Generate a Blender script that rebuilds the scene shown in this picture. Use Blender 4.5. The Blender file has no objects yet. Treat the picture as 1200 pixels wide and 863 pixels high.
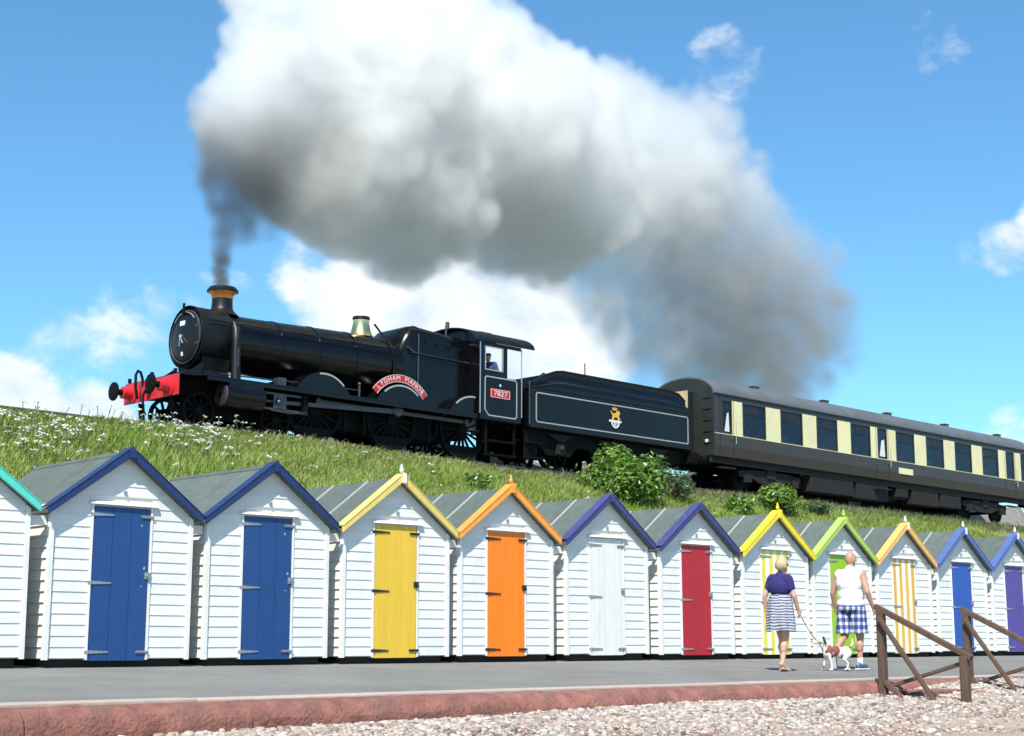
import bpy, math, random
import numpy as np
from mathutils import Vector, Matrix
R = math.radians
random.seed(7); RNG = np.random.default_rng(11)
sc = bpy.context.scene
COL = sc.collection

# ------------------------------------------------------------------ camera, sky, sun, exposure
EYE = 0.24
FPX = 1800.0
PITCH = math.atan((752 - 431.5) / FPX)
FH = math.hypot(FPX, 752 - 431.5)
PSI = math.pi / 2 - math.atan((2500 - 600) / FH)          # heading, clockwise from +Y
cam_d = bpy.data.cameras.new('camera'); cam = bpy.data.objects.new('camera', cam_d); COL.objects.link(cam)
cam_d.sensor_width = 36.0; cam_d.lens = 36.0 * FPX / 1200.0
cam_d.clip_start = 0.1; cam_d.clip_end = 6000
cam.location = (0, 0, EYE)
cam.rotation_euler = (math.pi / 2 + PITCH, 0, -PSI)
sc.camera = cam
_h = Vector((math.sin(PSI), math.cos(PSI), 0)); _r = Vector((math.cos(PSI), -math.sin(PSI), 0)); _u = Vector((0, 0, 1))
_fw = _h * math.cos(PITCH) + _u * math.sin(PITCH); _cu = -_h * math.sin(PITCH) + _u * math.cos(PITCH)
def ray(x, y): return _fw * FPX + _r * (x - 600) + _cu * (431.5 - y)
def at(x, y, Y):                       # photo pixel -> point on the vertical plane at that distance Y
    v = ray(x, y); return Vector((0, 0, EYE)) + v * (Y / v.y)

SUN_EL, SUN_AZ = R(51), R(53)          # azimuth measured from the huts' front normal (-Y) towards -X
TO_SUN = Vector((-math.sin(SUN_AZ) * math.cos(SUN_EL), -math.cos(SUN_AZ) * math.cos(SUN_EL), math.sin(SUN_EL)))
sun_d = bpy.data.lights.new('sun', 'SUN'); sun = bpy.data.objects.new('sun', sun_d); COL.objects.link(sun)
sun_d.energy = 4.8; sun_d.angle = R(0.5); sun_d.color = (1.0, 0.955, 0.88)
sun.rotation_euler = TO_SUN.to_track_quat('Z', 'Y').to_euler(); sun.location = (-20, -20, 40)

world = bpy.data.worlds.new('World'); sc.world = world; world.use_nodes = True
def build_world():
    nt = world.node_tree; nt.nodes.clear(); N = nt.nodes.new; L = nt.links.new
    out = N('ShaderNodeOutputWorld'); bg = N('ShaderNodeBackground'); L(bg.outputs[0], out.inputs[0])
    sky = N('ShaderNodeTexSky'); sky.sky_type = 'NISHITA'; sky.sun_disc = False
    sky.sun_elevation = SUN_EL; sky.sun_rotation = math.atan2(TO_SUN.x, TO_SUN.y)
    sky.air_density = 1.0; sky.dust_density = 0.35; sky.ozone_density = 2.4
    bg.inputs[1].default_value = 0.125
    tc = N('ShaderNodeTexCoord')
    def math_(op, a, b=None, c=None, clamp=False):
        n = N('ShaderNodeMath'); n.operation = op; n.use_clamp = clamp
        for i, v in enumerate((a, b, c)):
            if v is None: continue
            if isinstance(v, (int, float)): n.inputs[i].default_value = v
            else: L(v, n.inputs[i])
        return n.outputs[0]
    mp = N('ShaderNodeMapping'); mp.inputs['Scale'].default_value = (1, 1, 1.45); L(tc.outputs['Generated'], mp.inputs[0])
    def noise(scale, det, rough, dist=0.0):
        n = N('ShaderNodeTexNoise'); n.inputs['Scale'].default_value = scale; n.inputs['Detail'].default_value = det
        n.inputs['Roughness'].default_value = rough; n.inputs['Distortion'].default_value = dist
        L(mp.outputs[0], n.inputs['Vector']); return n.outputs['Fac']
    n1 = noise(16, 7, 0.58, 0.25); n2 = noise(5.5, 3, 0.6); n3 = noise(34, 3, 0.6, 0.3)
    # cloud banks: centre (photo pixel), inner and outer angular radius in degrees, strength
    spots = [((0, 500), 0.5, 3.4, .95), ((110, 510), .5, 2.6, .8), ((165, 385), .3, 3.4, .40), ((50, 390), .3, 3.2, .33),
             ((470, 365), 1.5, 5.2, .75), ((600, 400), 1.5, 4.4, .8), ((380, 320), .5, 3.0, .5), ((690, 400), .8, 3.2, .55),
             ((1175, 290), 0.1, 1.5, .55), ((1225, 280), .1, 1.9, .55), ((1140, 298), .1, 1.2, .42), ((850, 85), .2, 2.4, .38), ((1085, 48), .2, 2.6, .28), ((1190, 560), .5, 3.5, .35), ((255, 350), .3, 2.0, .5)]
    spots += [((-500, 400), 2, 9, .7), ((-1400, 300), 3, 10, .6), ((2000, 420), 3, 9, .6), ((2900, 200), 3, 11, .6), ((700, -900), 2, 9, .5), ((-700, -800), 2, 10, .5)]
    vec = N('ShaderNodeVectorMath'); vec.operation = 'NORMALIZE'; L(tc.outputs['Generated'], vec.inputs[0])
    cov = None
    for (px, ri, ro, st) in spots:
        d = ray(*px).normalized()
        dp = N('ShaderNodeVectorMath'); dp.operation = 'DOT_PRODUCT'; L(vec.outputs[0], dp.inputs[0]); dp.inputs[1].default_value = d
        mr = N('ShaderNodeMapRange'); mr.interpolation_type = 'SMOOTHSTEP'
        mr.inputs['From Min'].default_value = math.cos(R(ro)); mr.inputs['From Max'].default_value = math.cos(R(ri))
        mr.inputs['To Max'].default_value = st
        L(dp.outputs['Value'], mr.inputs['Value'])
        cov = mr.outputs[0] if cov is None else math_('MAXIMUM', cov, mr.outputs[0])
    body = math_('ADD', math_('MULTIPLY', n1, .62), math_('MULTIPLY', n2, .38))
    body = math_('ADD', body, math_('MULTIPLY', math_('SUBTRACT', n3, .5), .16))
    den = math_('SUBTRACT', math_('ADD', body, math_('MULTIPLY', cov, .5)), .64)
    mask = N('ShaderNodeMapRange'); mask.interpolation_type = 'SMOOTHSTEP'
    mask.inputs['From Min'].default_value = 0.0; mask.inputs['From Max'].default_value = 0.22; mask.inputs['To Max'].default_value = .93
    L(den, mask.inputs['Value'])
    shade = N('ShaderNodeMapRange'); shade.inputs['From Min'].default_value = .35; shade.inputs['From Max'].default_value = .62
    L(n1, shade.inputs['Value'])
    cc = N('ShaderNodeMix'); cc.data_type = 'RGBA'; cc.inputs[6].default_value = (4.3, 4.9, 5.5, 1); cc.inputs[7].default_value = (6.3, 6.5, 6.5, 1)
    L(shade.outputs[0], cc.inputs[0])
    tint = N('ShaderNodeMix'); tint.data_type = 'RGBA'; tint.blend_type = 'MULTIPLY'; tint.inputs[0].default_value = 1
    L(sky.outputs[0], tint.inputs[6]); tint.inputs[7].default_value = (0.58, 0.95, 1.08, 1)
    mx = N('ShaderNodeMix'); mx.data_type = 'RGBA'; L(mask.outputs[0], mx.inputs[0]); L(tint.outputs[2], mx.inputs[6]); L(cc.outputs[2], mx.inputs[7])
    L(mx.outputs[2], bg.inputs[0])
build_world()
vs = sc.view_settings; vs.view_transform = 'Standard'; vs.look = 'None'; vs.gamma = 1; vs.use_curve_mapping = False; vs.exposure = 0.5
cy = sc.cycles
cy.use_denoising = True; cy.max_bounces = 12; cy.diffuse_bounces = 3; cy.glossy_bounces = 3; cy.transmission_bounces = 4
cy.transparent_max_bounces = 8; cy.volume_bounces = 12; cy.volume_step_rate = 6; cy.volume_max_steps = 512
cy.use_adaptive_sampling = True; cy.adaptive_threshold = 0.02
cy.sample_clamp_indirect = 8

# ------------------------------------------------------------------ materials
MATS = {}
def M(name, col=(.5, .5, .5), rough=.6, metal=0.0, var=0.10, scale=6.0, bump=0.0, bscale=40.0, rnd=0.0, coat=0.0, dirt=None, dirt_amt=.5, stretch=(1, 1, 1), spec=.5, attr=None, trans=0.0):
    if name in MATS: return MATS[name]
    m = bpy.data.materials.new(name); m.use_nodes = True; nt = m.node_tree; N = nt.nodes.new; L = nt.links.new
    b = nt.nodes['Principled BSDF']
    b.inputs['Roughness'].default_value = rough; b.inputs['Metallic'].default_value = metal
    b.inputs['Specular IOR Level'].default_value = spec
    if coat: b.inputs['Coat Weight'].default_value = coat; b.inputs['Coat Roughness'].default_value = .12
    tc = N('ShaderNodeTexCoord'); mp = N('ShaderNodeMapping'); mp.inputs['Scale'].default_value = stretch
    L(tc.outputs['Object'], mp.inputs[0])
    nz = N('ShaderNodeTexNoise'); nz.inputs['Scale'].default_value = scale; nz.inputs['Detail'].default_value = 5; nz.inputs['Roughness'].default_value = .62
    L(mp.outputs[0], nz.inputs['Vector'])
    val = N('ShaderNodeMapRange'); val.inputs['From Min'].default_value = .25; val.inputs['From Max'].default_value = .75
    val.inputs['To Min'].default_value = 1 - var; val.inputs['To Max'].default_value = 1 + var
    L(nz.outputs['Fac'], val.inputs['Value']); v = val.outputs[0]
    if rnd:
        oi = N('ShaderNodeObjectInfo'); mr = N('ShaderNodeMapRange'); mr.inputs['To Min'].default_value = 1 - rnd; mr.inputs['To Max'].default_value = 1 + rnd * .4
        L(oi.outputs['Random'], mr.inputs['Value']); mu = N('ShaderNodeMath'); mu.operation = 'MULTIPLY'; L(v, mu.inputs[0]); L(mr.outputs[0], mu.inputs[1]); v = mu.outputs[0]
    sc_ = N('ShaderNodeVectorMath'); sc_.operation = 'SCALE'; L(v, sc_.inputs['Scale'])
    if attr:
        a = N('ShaderNodeAttribute'); a.attribute_name = attr; L(a.outputs['Color'], sc_.inputs[0])
    else: sc_.inputs[0].default_value = col
    c = sc_.outputs[0]
    if dirt:
        d = N('ShaderNodeTexNoise'); d.inputs['Scale'].default_value = scale * .45; d.inputs['Detail'].default_value = 7; d.inputs['Roughness'].default_value = .72
        L(tc.outputs['Object'], d.inputs['Vector'])
        dr = N('ShaderNodeMapRange'); dr.inputs['From Min'].default_value = .52; dr.inputs['From Max'].default_value = .72; dr.inputs['To Max'].default_value = dirt_amt
        L(d.outputs['Fac'], dr.inputs['Value'])
        mx = N('ShaderNodeMix'); mx.data_type = 'RGBA'; L(dr.outputs[0], mx.inputs[0]); L(c, mx.inputs[6]); mx.inputs[7].default_value = (*dirt, 1); c = mx.outputs[2]
    L(c, b.inputs['Base Color'])
    if bump:
        bn = N('ShaderNodeTexNoise'); bn.inputs['Scale'].default_value = bscale; bn.inputs['Detail'].default_value = 4; L(mp.outputs[0], bn.inputs['Vector'])
        bp = N('ShaderNodeBump'); bp.inputs['Strength'].default_value = bump; bp.inputs['Distance'].default_value = .02
        L(bn.outputs['Fac'], bp.inputs['Height']); L(bp.outputs[0], b.inputs['Normal'])
    if trans:
        tr = N('ShaderNodeBsdfTranslucent'); L(c, tr.inputs['Color']); ms = N('ShaderNodeMixShader'); ms.inputs[0].default_value = trans
        o = nt.nodes['Material Output']; L(b.outputs[0], ms.inputs[1]); L(tr.outputs[0], ms.inputs[2]); L(ms.outputs[0], o.inputs['Surface'])
    MATS[name] = m; return m

def pattern_mat(name, fn, rough=.85):
    """cloth with a woven or printed pattern; fn(N, L, coords) -> colour socket"""
    m = bpy.data.materials.new(name); m.use_nodes = True; nt = m.node_tree
    tc = nt.nodes.new('ShaderNodeTexCoord'); c = fn(nt.nodes.new, nt.links.new, tc.outputs['Object'])
    b = nt.nodes['Principled BSDF']; b.inputs['Roughness'].default_value = rough; nt.links.new(c, b.inputs['Base Color']); MATS[name] = m; return m

white_paint = M('white weatherboard paint', (.765, .75, .70), .55, var=.05, scale=3, bump=.15, bscale=30, rnd=.07, dirt=(.46, .45, .39), dirt_amt=.38, stretch=(.25, 1, 1))
white_trim = M('white trim paint', (.765, .75, .70), .5, var=.05, scale=5, dirt=(.45, .43, .38), dirt_amt=.3)
dark_base = M('shadow-gap black', (.015, .015, .014), .9)  # near-black: the shadow gap under the huts is put into this colour
felt = M('mineral roofing felt', (.105, .132, .115), .9, var=.2, scale=5, bump=.5, bscale=160, rnd=.12, dirt=(.07, .085, .07), dirt_amt=.5)
batten_m = M('weathered roof batten', (.36, .37, .34), .85, var=.2, scale=12, stretch=(8, .5, 8))
steel = M('galvanised hinge', (.42, .42, .42), .45, .7, var=.25, scale=30)
iron_dark = M('black iron hinge', (.03, .028, .026), .6, .2, var=.3, scale=30)
def door_paint(name, col): return M(name, col, .42, var=.09, scale=3.5, bump=.12, bscale=25, rnd=.06, stretch=(6, 1, .5), dirt=(col[0] * .6 + .05, col[1] * .6 + .05, col[2] * .6 + .05), dirt_amt=.3)
asphalt = M('promenade asphalt', (.192, .184, .166), .9, var=.2, scale=.7, bump=.5, bscale=120, dirt=(.28, .275, .25), dirt_amt=.5)
sand_m = M('pink sand', (.36, .265, .20), .95, var=.2, scale=2.2, bump=.6, bscale=45, dirt=(.42, .35, .29), dirt_amt=.6)
stone_red = M('red sandstone', (.265, .108, .080), .9, var=.45, scale=5.0, bump=1.0, bscale=30, rnd=.2, dirt=(.12, .078, .062), dirt_amt=.85)
edge_pale = M('pale concrete edging', (.47, .37, .30), .9, var=.15, scale=5, bump=.3, rnd=.1)
soil = M('bank soil and thatch', (.16, .18, .05), .95, var=.35, scale=1.4, bump=.8, bscale=14, dirt=(.17, .15, .065), dirt_amt=.6)
cess_m = M('dry cess gravel', (.34, .30, .215), .95, var=.25, scale=3, bump=.9, bscale=28, dirt=(.22, .2, .11), dirt_amt=.7)
ballast_m = M('track ballast', (.19, .18, .155), .95, var=.4, scale=9, bump=1.0, bscale=22)
rail_m = M('rail steel', (.16, .12, .10), .5, .5, var=.3, scale=10)
sleeper_m = M('sleeper timber', (.07, .055, .045), .9, var=.3, scale=8)
rail_wood = M('weathered brown timber', (.105, .062, .040), .8, var=.35, scale=4, bump=.4, bscale=20, rnd=.12, stretch=(5, 5, .6), dirt=(.22, .15, .10), dirt_amt=.5)
black_paint = M('black engine paint', (.0035, .0035, .0045), .2, var=.25, scale=3, spec=.35, dirt=(.008, .007, .006), dirt_amt=.5)
smokebox_m = M('matt smokebox black', (.006, .006, .0065), .42, var=.3, scale=4, spec=.35, dirt=(.013, .012, .011), dirt_amt=.5)
frame_black = M('oily black frames', (.004, .0035, .0035), .7, var=.35, scale=5, spec=.15, dirt=(.009, .007, .006), dirt_amt=.6)
red_beam = M('vermilion buffer beam', (.58, .022, .028), .38, var=.12, scale=4, dirt=(.25, .015, .015), dirt_amt=.3)
copper = M('copper cap', (.86, .36, .13), .38, 1.0, var=.15, scale=10)
brass = M('polished brass', (.90, .68, .32), .28, 1.0, var=.1, scale=10)
bright_steel = M('oiled steel rod', (.11, .105, .11), .42, .8, var=.2, scale=8)
lining_m = M('grey lining', (.34, .34, .33), .5, var=.1)
handrail_m = M('steel handrail', (.62, .62, .62), .3, .8, var=.1)
plate_red = M('red plate', (.50, .018, .028), .4, var=.1)
plate_letter = M('plate letters', (.78, .70, .62), .35, .2, var=.06)
coal_m = M('coal', (.008, .008, .009), .35, var=.5, scale=14, bump=1, bscale=18)
choc = M('chocolate brown coach paint', (.038, .026, .021), .4, var=.12, scale=2, coat=.15, dirt=(.055, .044, .038), dirt_amt=.5)
cream = M('cream coach paint', (.76, .69, .39), .4, var=.06, scale=2, rnd=.06, dirt=(.55, .50, .32), dirt_amt=.3)
coach_roof = M('grey coach roof', (.105, .115, .12), .55, var=.2, scale=1.2, dirt=(.09, .09, .09), dirt_amt=.5)
coach_end_m = M('coach end black green', (.016, .021, .018), .55, var=.3, scale=2, dirt=(.035, .038, .03), dirt_amt=.6)
tan_m = M('tan gangway', (.50, .38, .20), .8, var=.2, scale=4)
glass_m = M('tinted carriage glass', (.020, .036, .062), .06, var=.45, scale=1.4, spec=.6, rnd=.45, dirt=(.075, .085, .10), dirt_amt=.55)
def glass_nodes(m):
    nt = m.node_tree; N = nt.nodes.new; o = nt.nodes['Material Output']; b = nt.nodes['Principled BSDF']
    t = N('ShaderNodeBsdfTransparent'); t.inputs[0].default_value = (.50, .62, .76, 1); ms = N('ShaderNodeMixShader'); ms.inputs[0].default_value = .5
    nt.links.new(b.outputs[0], ms.inputs[1]); nt.links.new(t.outputs[0], ms.inputs[2]); nt.links.new(ms.outputs[0], o.inputs['Surface'])
glass_nodes(glass_m)
seat_m = M('blue moquette', (.035, .05, .10), .9, var=.3, scale=8, rnd=.3); lamp_m = M('cream lamp shade', (.75, .70, .58), .7); inside_m = M('dark blocker sheet', (.03, .032, .04), .7)
blind_m = M('white window paper', (.68, .67, .63), .8)
vent_dark = M('dark vent', (.012, .012, .014), .5)
under_m = M('brake dust underframe', (.010, .0085, .0075), .8, var=.4, scale=4)
gold = M('gold transfer', (.72, .38, .05), .45, var=.1)
white_tr = M('white transfer', (.72, .72, .70), .5)
skin_m = M('skin', (.56, .33, .235), .55, var=.06, scale=9)
skin_tan = M('tanned skin', (.47, .25, .17), .55, var=.06, scale=9)

# ------------------------------------------------------------------ mesh helpers
class MB:
    def __init__(s): s.v = []; s.f = []
    def add(s, vs_, fs_):
        o = len(s.v); s.v += [tuple(p) for p in vs_]; s.f += [tuple(i + o for i in f) for f in fs_]; return s
    def box(s, x0, x1, y0, y1, z0, z1):
        return s.hexa([(x0, y0, z0), (x1, y0, z0), (x1, y1, z0), (x0, y1, z0), (x0, y0, z1), (x1, y0, z1), (x1, y1, z1), (x0, y1, z1)])
    def hexa(s, p): return s.add(p, [(3, 2, 1, 0), (4, 5, 6, 7), (0, 1, 5, 4), (1, 2, 6, 5), (2, 3, 7, 6), (3, 0, 4, 7)])
    def prism(s, poly, a, b, axis='y'):
        """poly in the other two axes; extruded from a to b along axis"""
        def P(u, v, w): return {'y': (u, w, v), 'x': (w, u, v), 'z': (u, v, w)}[axis]
        n = len(poly); vs_ = [P(u, v, a) for u, v in poly] + [P(u, v, b) for u, v in poly]
        return s.add(vs_, [tuple(range(n)), tuple(range(2 * n - 1, n - 1, -1))] + [(i, (i + 1) % n + 0, (i + 1) % n + n, i + n)[::-1] for i in range(n)])
    def bar(s, p0, p1, w, h=None, up=(0, 0, 1)):
        p0 = Vector(p0); p1 = Vector(p1); d = (p1 - p0).normalized(); h = h or w
        a = d.cross(Vector(up))
        if a.length < 1e-4: a = d.cross(Vector((0, 1, 0)))
        a.normalize(); c = a.cross(d)
        q = [(-1, -1), (1, -1), (1, 1), (-1, 1)]
        vs_ = [p + a * (i * w / 2) + c * (j * h / 2) for p in (p0, p1) for i, j in q]
        return s.hexa([vs_[0], vs_[1], vs_[2], vs_[3], vs_[4], vs_[5], vs_[6], vs_[7]])
    def tube(s, p0, p1, r0, r1=None, n=12):
        return s.pathtube([p0, p1], [r0, r0 if r1 is None else r1], n)
    def pathtube(s, pts, rs, n=8):
        pts = [Vector(p) for p in pts]
        if isinstance(rs, (int, float)): rs = [rs] * len(pts)
        rings = []; a = None
        for i, p in enumerate(pts):
            d = (pts[min(i + 1, len(pts) - 1)] - pts[max(i - 1, 0)]).normalized()
            if a is None:
                a = d.cross(Vector((0, 0, 1)))
                if a.length < 1e-3: a = d.cross(Vector((0, 1, 0)))
            a = (a - d * a.dot(d)).normalized(); c = d.cross(a)
            rings.append([p + (a * math.cos(2 * math.pi * k / n) + c * math.sin(2 * math.pi * k / n)) * rs[i] for k in range(n)])
        return s.loft(rings)
    def loft(s, rings, caps=True):
        n = len(rings[0]); m = len(rings); vs_ = [p for r in rings for p in r]
        fs_ = [(i * n + k, i * n + (k + 1) % n, (i + 1) * n + (k + 1) % n, (i + 1) * n + k) for i in range(m - 1) for k in range(n)]
        if caps: fs_ += [tuple(range(n - 1, -1, -1)), tuple((m - 1) * n + k for k in range(n))]
        return s.add(vs_, fs_)
    def lathe(s, prof, c, axis='x', n=24, a0=0.0, a1=None):
        """prof: (t along axis, radius)"""
        full = a1 is None; a1 = 2 * math.pi if full else a1; cnt = n if full else n + 1
        def P(t, r, a):
            u, w = r * math.cos(a), r * math.sin(a)
            return {'x': (c[0] + t, c[1] + u, c[2] + w), 'y': (c[0] + u, c[1] + t, c[2] + w), 'z': (c[0] + u, c[1] + w, c[2] + t)}[axis]
        vs_ = [P(t, r, a0 + (a1 - a0) * k / n) for t, r in prof for k in range(cnt)]
        fs_ = [(i * cnt + k, i * cnt + (k + 1) % cnt, (i + 1) * cnt + (k + 1) % cnt, (i + 1) * cnt + k) for i in range(len(prof) - 1) for k in range(n)]
        return s.add(vs_, fs_)
    def ball(s, c, rx, ry=None, rz=None, n=12, m=8):
        ry = ry or rx; rz = rz or rx
        prof = [(math.cos(math.pi * i / m), max(math.sin(math.pi * i / m), 1e-4)) for i in range(m + 1)]
        vs_ = [(c[0] + rx * r * math.cos(2 * math.pi * k / n), c[1] + ry * r * math.sin(2 * math.pi * k / n), c[2] + rz * t) for t, r in prof for k in range(n)]
        return s.add(vs_, [(i * n + k, (i + 1) * n + k, (i + 1) * n + (k + 1) % n, i * n + (k + 1) % n) for i in range(m) for k in range(n)])
    def mesh(s, name, mat, smooth=None, off=(0, 0, 0)):
        me = bpy.data.meshes.new(name)
        me.from_pydata([(p[0] - off[0], p[1] - off[1], p[2] - off[2]) for p in s.v], [], s.f); me.update()
        import bmesh
        bm = bmesh.new(); bm.from_mesh(me); bmesh.ops.recalc_face_normals(bm, faces=bm.faces); bm.to_mesh(me); bm.free()
        if smooth is not None:
            me.polygons.foreach_set('use_smooth', [True] * len(me.polygons)); me.set_sharp_from_angle(angle=R(smooth))
        if mat: me.materials.append(mat)
        return me
    def build(s, name, mat, parent=None, smooth=None, off=(0, 0, 0), bevel=0.0):
        o = link(name, s.mesh(name, mat, smooth, off), parent)
        if bevel:
            b = o.modifiers.new('edge', 'BEVEL'); b.width = bevel; b.segments = 2; b.limit_method = 'ANGLE'; b.angle_limit = R(40)
        return o
def link(name, data, parent=None, loc=None):
    o = bpy.data.objects.new(name, data); COL.objects.link(o)
    if parent: o.parent = parent
    if loc: o.location = loc
    return o
def thing(name, label, cat, loc=(0, 0, 0), rot=(0, 0, 0), group=None):
    o = link(name, None, None, loc); o.rotation_euler = rot; o.empty_display_size = .3
    o['label'] = label; o['category'] = cat
    if group: o['group'] = group
    return o
def tag(o, label, cat=None, group=None, kind=None):
    o['label'] = label
    if cat: o['category'] = cat
    if group: o['group'] = group
    if kind: o['kind'] = kind
    return o
def struct(o, label): o['kind'] = 'structure'; o['label'] = label; o['category'] = label.split()[-1] if False else o.name.replace('_', ' '); return o
CACHE = {}
def shared(key, fn):
    if key not in CACHE: CACHE[key] = fn()
    return CACHE[key]
def npmesh(name, verts, faces, mat, colors=None, smooth=False):
    me = bpy.data.meshes.new(name); verts = np.asarray(verts, np.float32); faces = np.asarray(faces, np.int32)
    k = faces.shape[1]; me.vertices.add(len(verts)); me.vertices.foreach_set('co', verts.ravel())
    me.loops.add(faces.size); me.loops.foreach_set('vertex_index', faces.ravel())
    me.polygons.add(len(faces)); me.polygons.foreach_set('loop_start', np.arange(0, faces.size, k, dtype=np.int32))
    me.update(calc_edges=True)
    if smooth: me.polygons.foreach_set('use_smooth', np.ones(len(faces), bool))
    if colors is not None:
        a = me.color_attributes.new('tone', 'FLOAT_COLOR', 'POINT'); c = np.ones((len(verts), 4), np.float32); c[:, :3] = colors
        a.data.foreach_set('color', c.ravel())
    me.materials.append(mat); return me

# ------------------------------------------------------------------ the lie of the land
HUT_Y = 16.7
TRACK_Y = 33.2
GRAD = 0.0075
def rail_z(x): return 5.41 - GRAD * (x - 20)
def lip_z(x): return rail_z(x) - float(np.interp(x, [-40, 6, 14, 20, 24, 29, 34, 42, 110], [1.6, .85, .60, .44, .48, .62, .64, .58, .58]))
def prom_z(y): return -.062 - .038 * (HUT_Y - y)
def beach_z(x, y): return -.50 + min(.0009 * max(0, x - 6) ** 2, .16) - .085 * (11.1 - y) + .03 * math.sin(x * .7) + .02 * math.sin(y * 2.3 + x)
def strip(name, xs, prof, mat, jit=0.0, smooth=True):
    """a long sheet: prof(x) -> [(y, z), ...]"""
    rows = [prof(x) for x in xs]; n = len(rows[0])
    v = [(x, y, z + (random.uniform(-jit, jit) if 0 < j < n - 1 else 0)) for x, r in zip(xs, rows) for j, (y, z) in enumerate(r)]
    f = [(i * n + j, (i + 1) * n + j, (i + 1) * n + j + 1, i * n + j + 1) for i in range(len(xs) - 1) for j in range(n - 1)]
    return link(name, npmesh(name, v, f, mat, smooth=smooth))
def lin(a, b, n): return [a + (b - a) * i / (n - 1) for i in range(n)]

g = MB().add([(-3000, -3000, -4), (3000, -3000, -4), (3000, 3000, -4), (-3000, 3000, -4)], [(0, 1, 2, 3)]).build('ground', M('far ground', (.16, .15, .10), .95))
struct(g, 'flat sandy ground reaching to the horizon')
o = strip('promenade', lin(-60, 140, 81), lambda x: [(y, prom_z(y)) for y in (11.42, 13, 15, 17, 19.3)], asphalt)
struct(o, 'grey asphalt promenade in front of the beach huts')
o = strip('beach', lin(-40, 90, 261), lambda x: [(y, beach_z(x, y)) for y in lin(-30, 2, 9) + lin(3, 11.3, 34)], sand_m, .012)
struct(o, 'pinkish sand and shingle beach below the promenade')
def bank_prof(x):
    lz, rz = lip_z(x), rail_z(x)
    pts = [(19.2, -.16), (19.9, .1)]
    for i in range(1, 15):
        t = i / 14; pts.append((19.9 + t * (29.7 - 19.9), .1 + (lz - .1) * (t ** .93)))
    return pts
o = strip('grass_bank', lin(-40, 110, 151), bank_prof, soil, .05)
struct(o, 'green grassy railway bank rising behind the huts')
o = strip('cess_path', lin(-40, 110, 151), lambda x: [(29.6, lip_z(x) - .03), (30.0, lip_z(x) + .045), (30.7, lip_z(x) + .07), (31.3, lip_z(x) + .12)], cess_m, .02)
struct(o, 'dry gravelly ledge along the top of the bank')
def far_prof(x):  # includes a low ridge added beyond the track to block sky under the train
    rz = rail_z(x); k = max(0, min(1, (x - 20.5) / 2.0))
    h = (.72 + .012 * max(0, x - 24) + .20 * math.sin(x * 1.9) + .16 * math.sin(x * 4.3 + 1)) * k - .25 * (1 - k)
    return [(35.1, rz - .1 + .25 * h), (35.6, rz + h), (36.3, rz + h - .1), (38, rz - 1.2), (60, rz - 4)]
def ballast_prof(x):
    rz = rail_z(x); lz = lip_z(x)
    return [(31.2, lz + .06), (31.5, lz + .25 * (rz - .2 - lz) + .05), (31.9, rz - .2), (32.3, rz - .16), (33.2, rz - .15), (34.1, rz - .16), (34.7, rz - .12)] + far_prof(x)
o = strip('ballast', lin(-40, 110, 301), ballast_prof, ballast_m, .025)
struct(o, 'pale grey stone ballast under the railway track')

# railway track
trk = thing('railway_track', 'railway track on a ballasted embankment above the beach huts', 'track', (20, TRACK_Y, 5.41), (0, math.atan(GRAD), 0))
for sgn in (-1, 1):
    MB().box(-30, 75, sgn * .75 - .035, sgn * .75 + .035, -.03, 0).box(-30, 75, sgn * .75 - .01, sgn * .75 + .01, -.12, -.03).box(-30, 75, sgn * .75 - .065, sgn * .75 + .065, -.145, -.12).build('rail', rail_m, trk)
sl = MB().box(-.125, .125, -1.3, 1.3, -.26, -.147).mesh('sleeper', sleeper_m)
for i in range(110): link('sleeper', sl, trk, (-18 + i * .72, 0, 0))

# promenade kerb: pale edging and rounded red stones
kerb = struct(thing('kerb', '', ''), 'rounded red sandstone kerb with pale edging along the promenade')
kerb.location = (0, 11.3, 0)
kprof = [(.12, -.30), (.12, .015), (.0, .012), (-.10, -.01), (-.17, -.06), (-.205, -.13), (-.20, -.22), (-.17, -.55), (.12, -.55)]
zt = prom_z(11.42)
def kstone(i, L_):
    b = MB(); n = max(3, int(L_ / .16)); off_ = random.uniform(-.012, .012)
    b.loft([[(L_ * q / n, y + (off_ + random.gauss(0, .007) if y < .1 else 0), z + (random.gauss(0, .006) if z > -.5 and y < .1 else 0)) for y, z in kprof] for q in range(n + 1)]); return b
x = -12.0; i = 0
while x < 60:
    L_ = random.uniform(1.6, 3.4)
    o = kstone(i, L_ - .006).build('kerb_stone', stone_red, kerb, smooth=50, bevel=.008); o.location = (x, 0, zt - .02 + random.uniform(-.008, .008)); o.rotation_euler.z = random.uniform(-.003, .003)
    x += L_; i += 1
x = -12.0
while x < 60:
    L_ = random.uniform(1.6, 2.2)
    o = MB().box(0, L_ - .006, .122, .42, -.2, .022).build('edging_slab', edge_pale, kerb, bevel=.012); o.location = (x, 0, zt + .003 + random.uniform(-.004, .004)); x += L_

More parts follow.
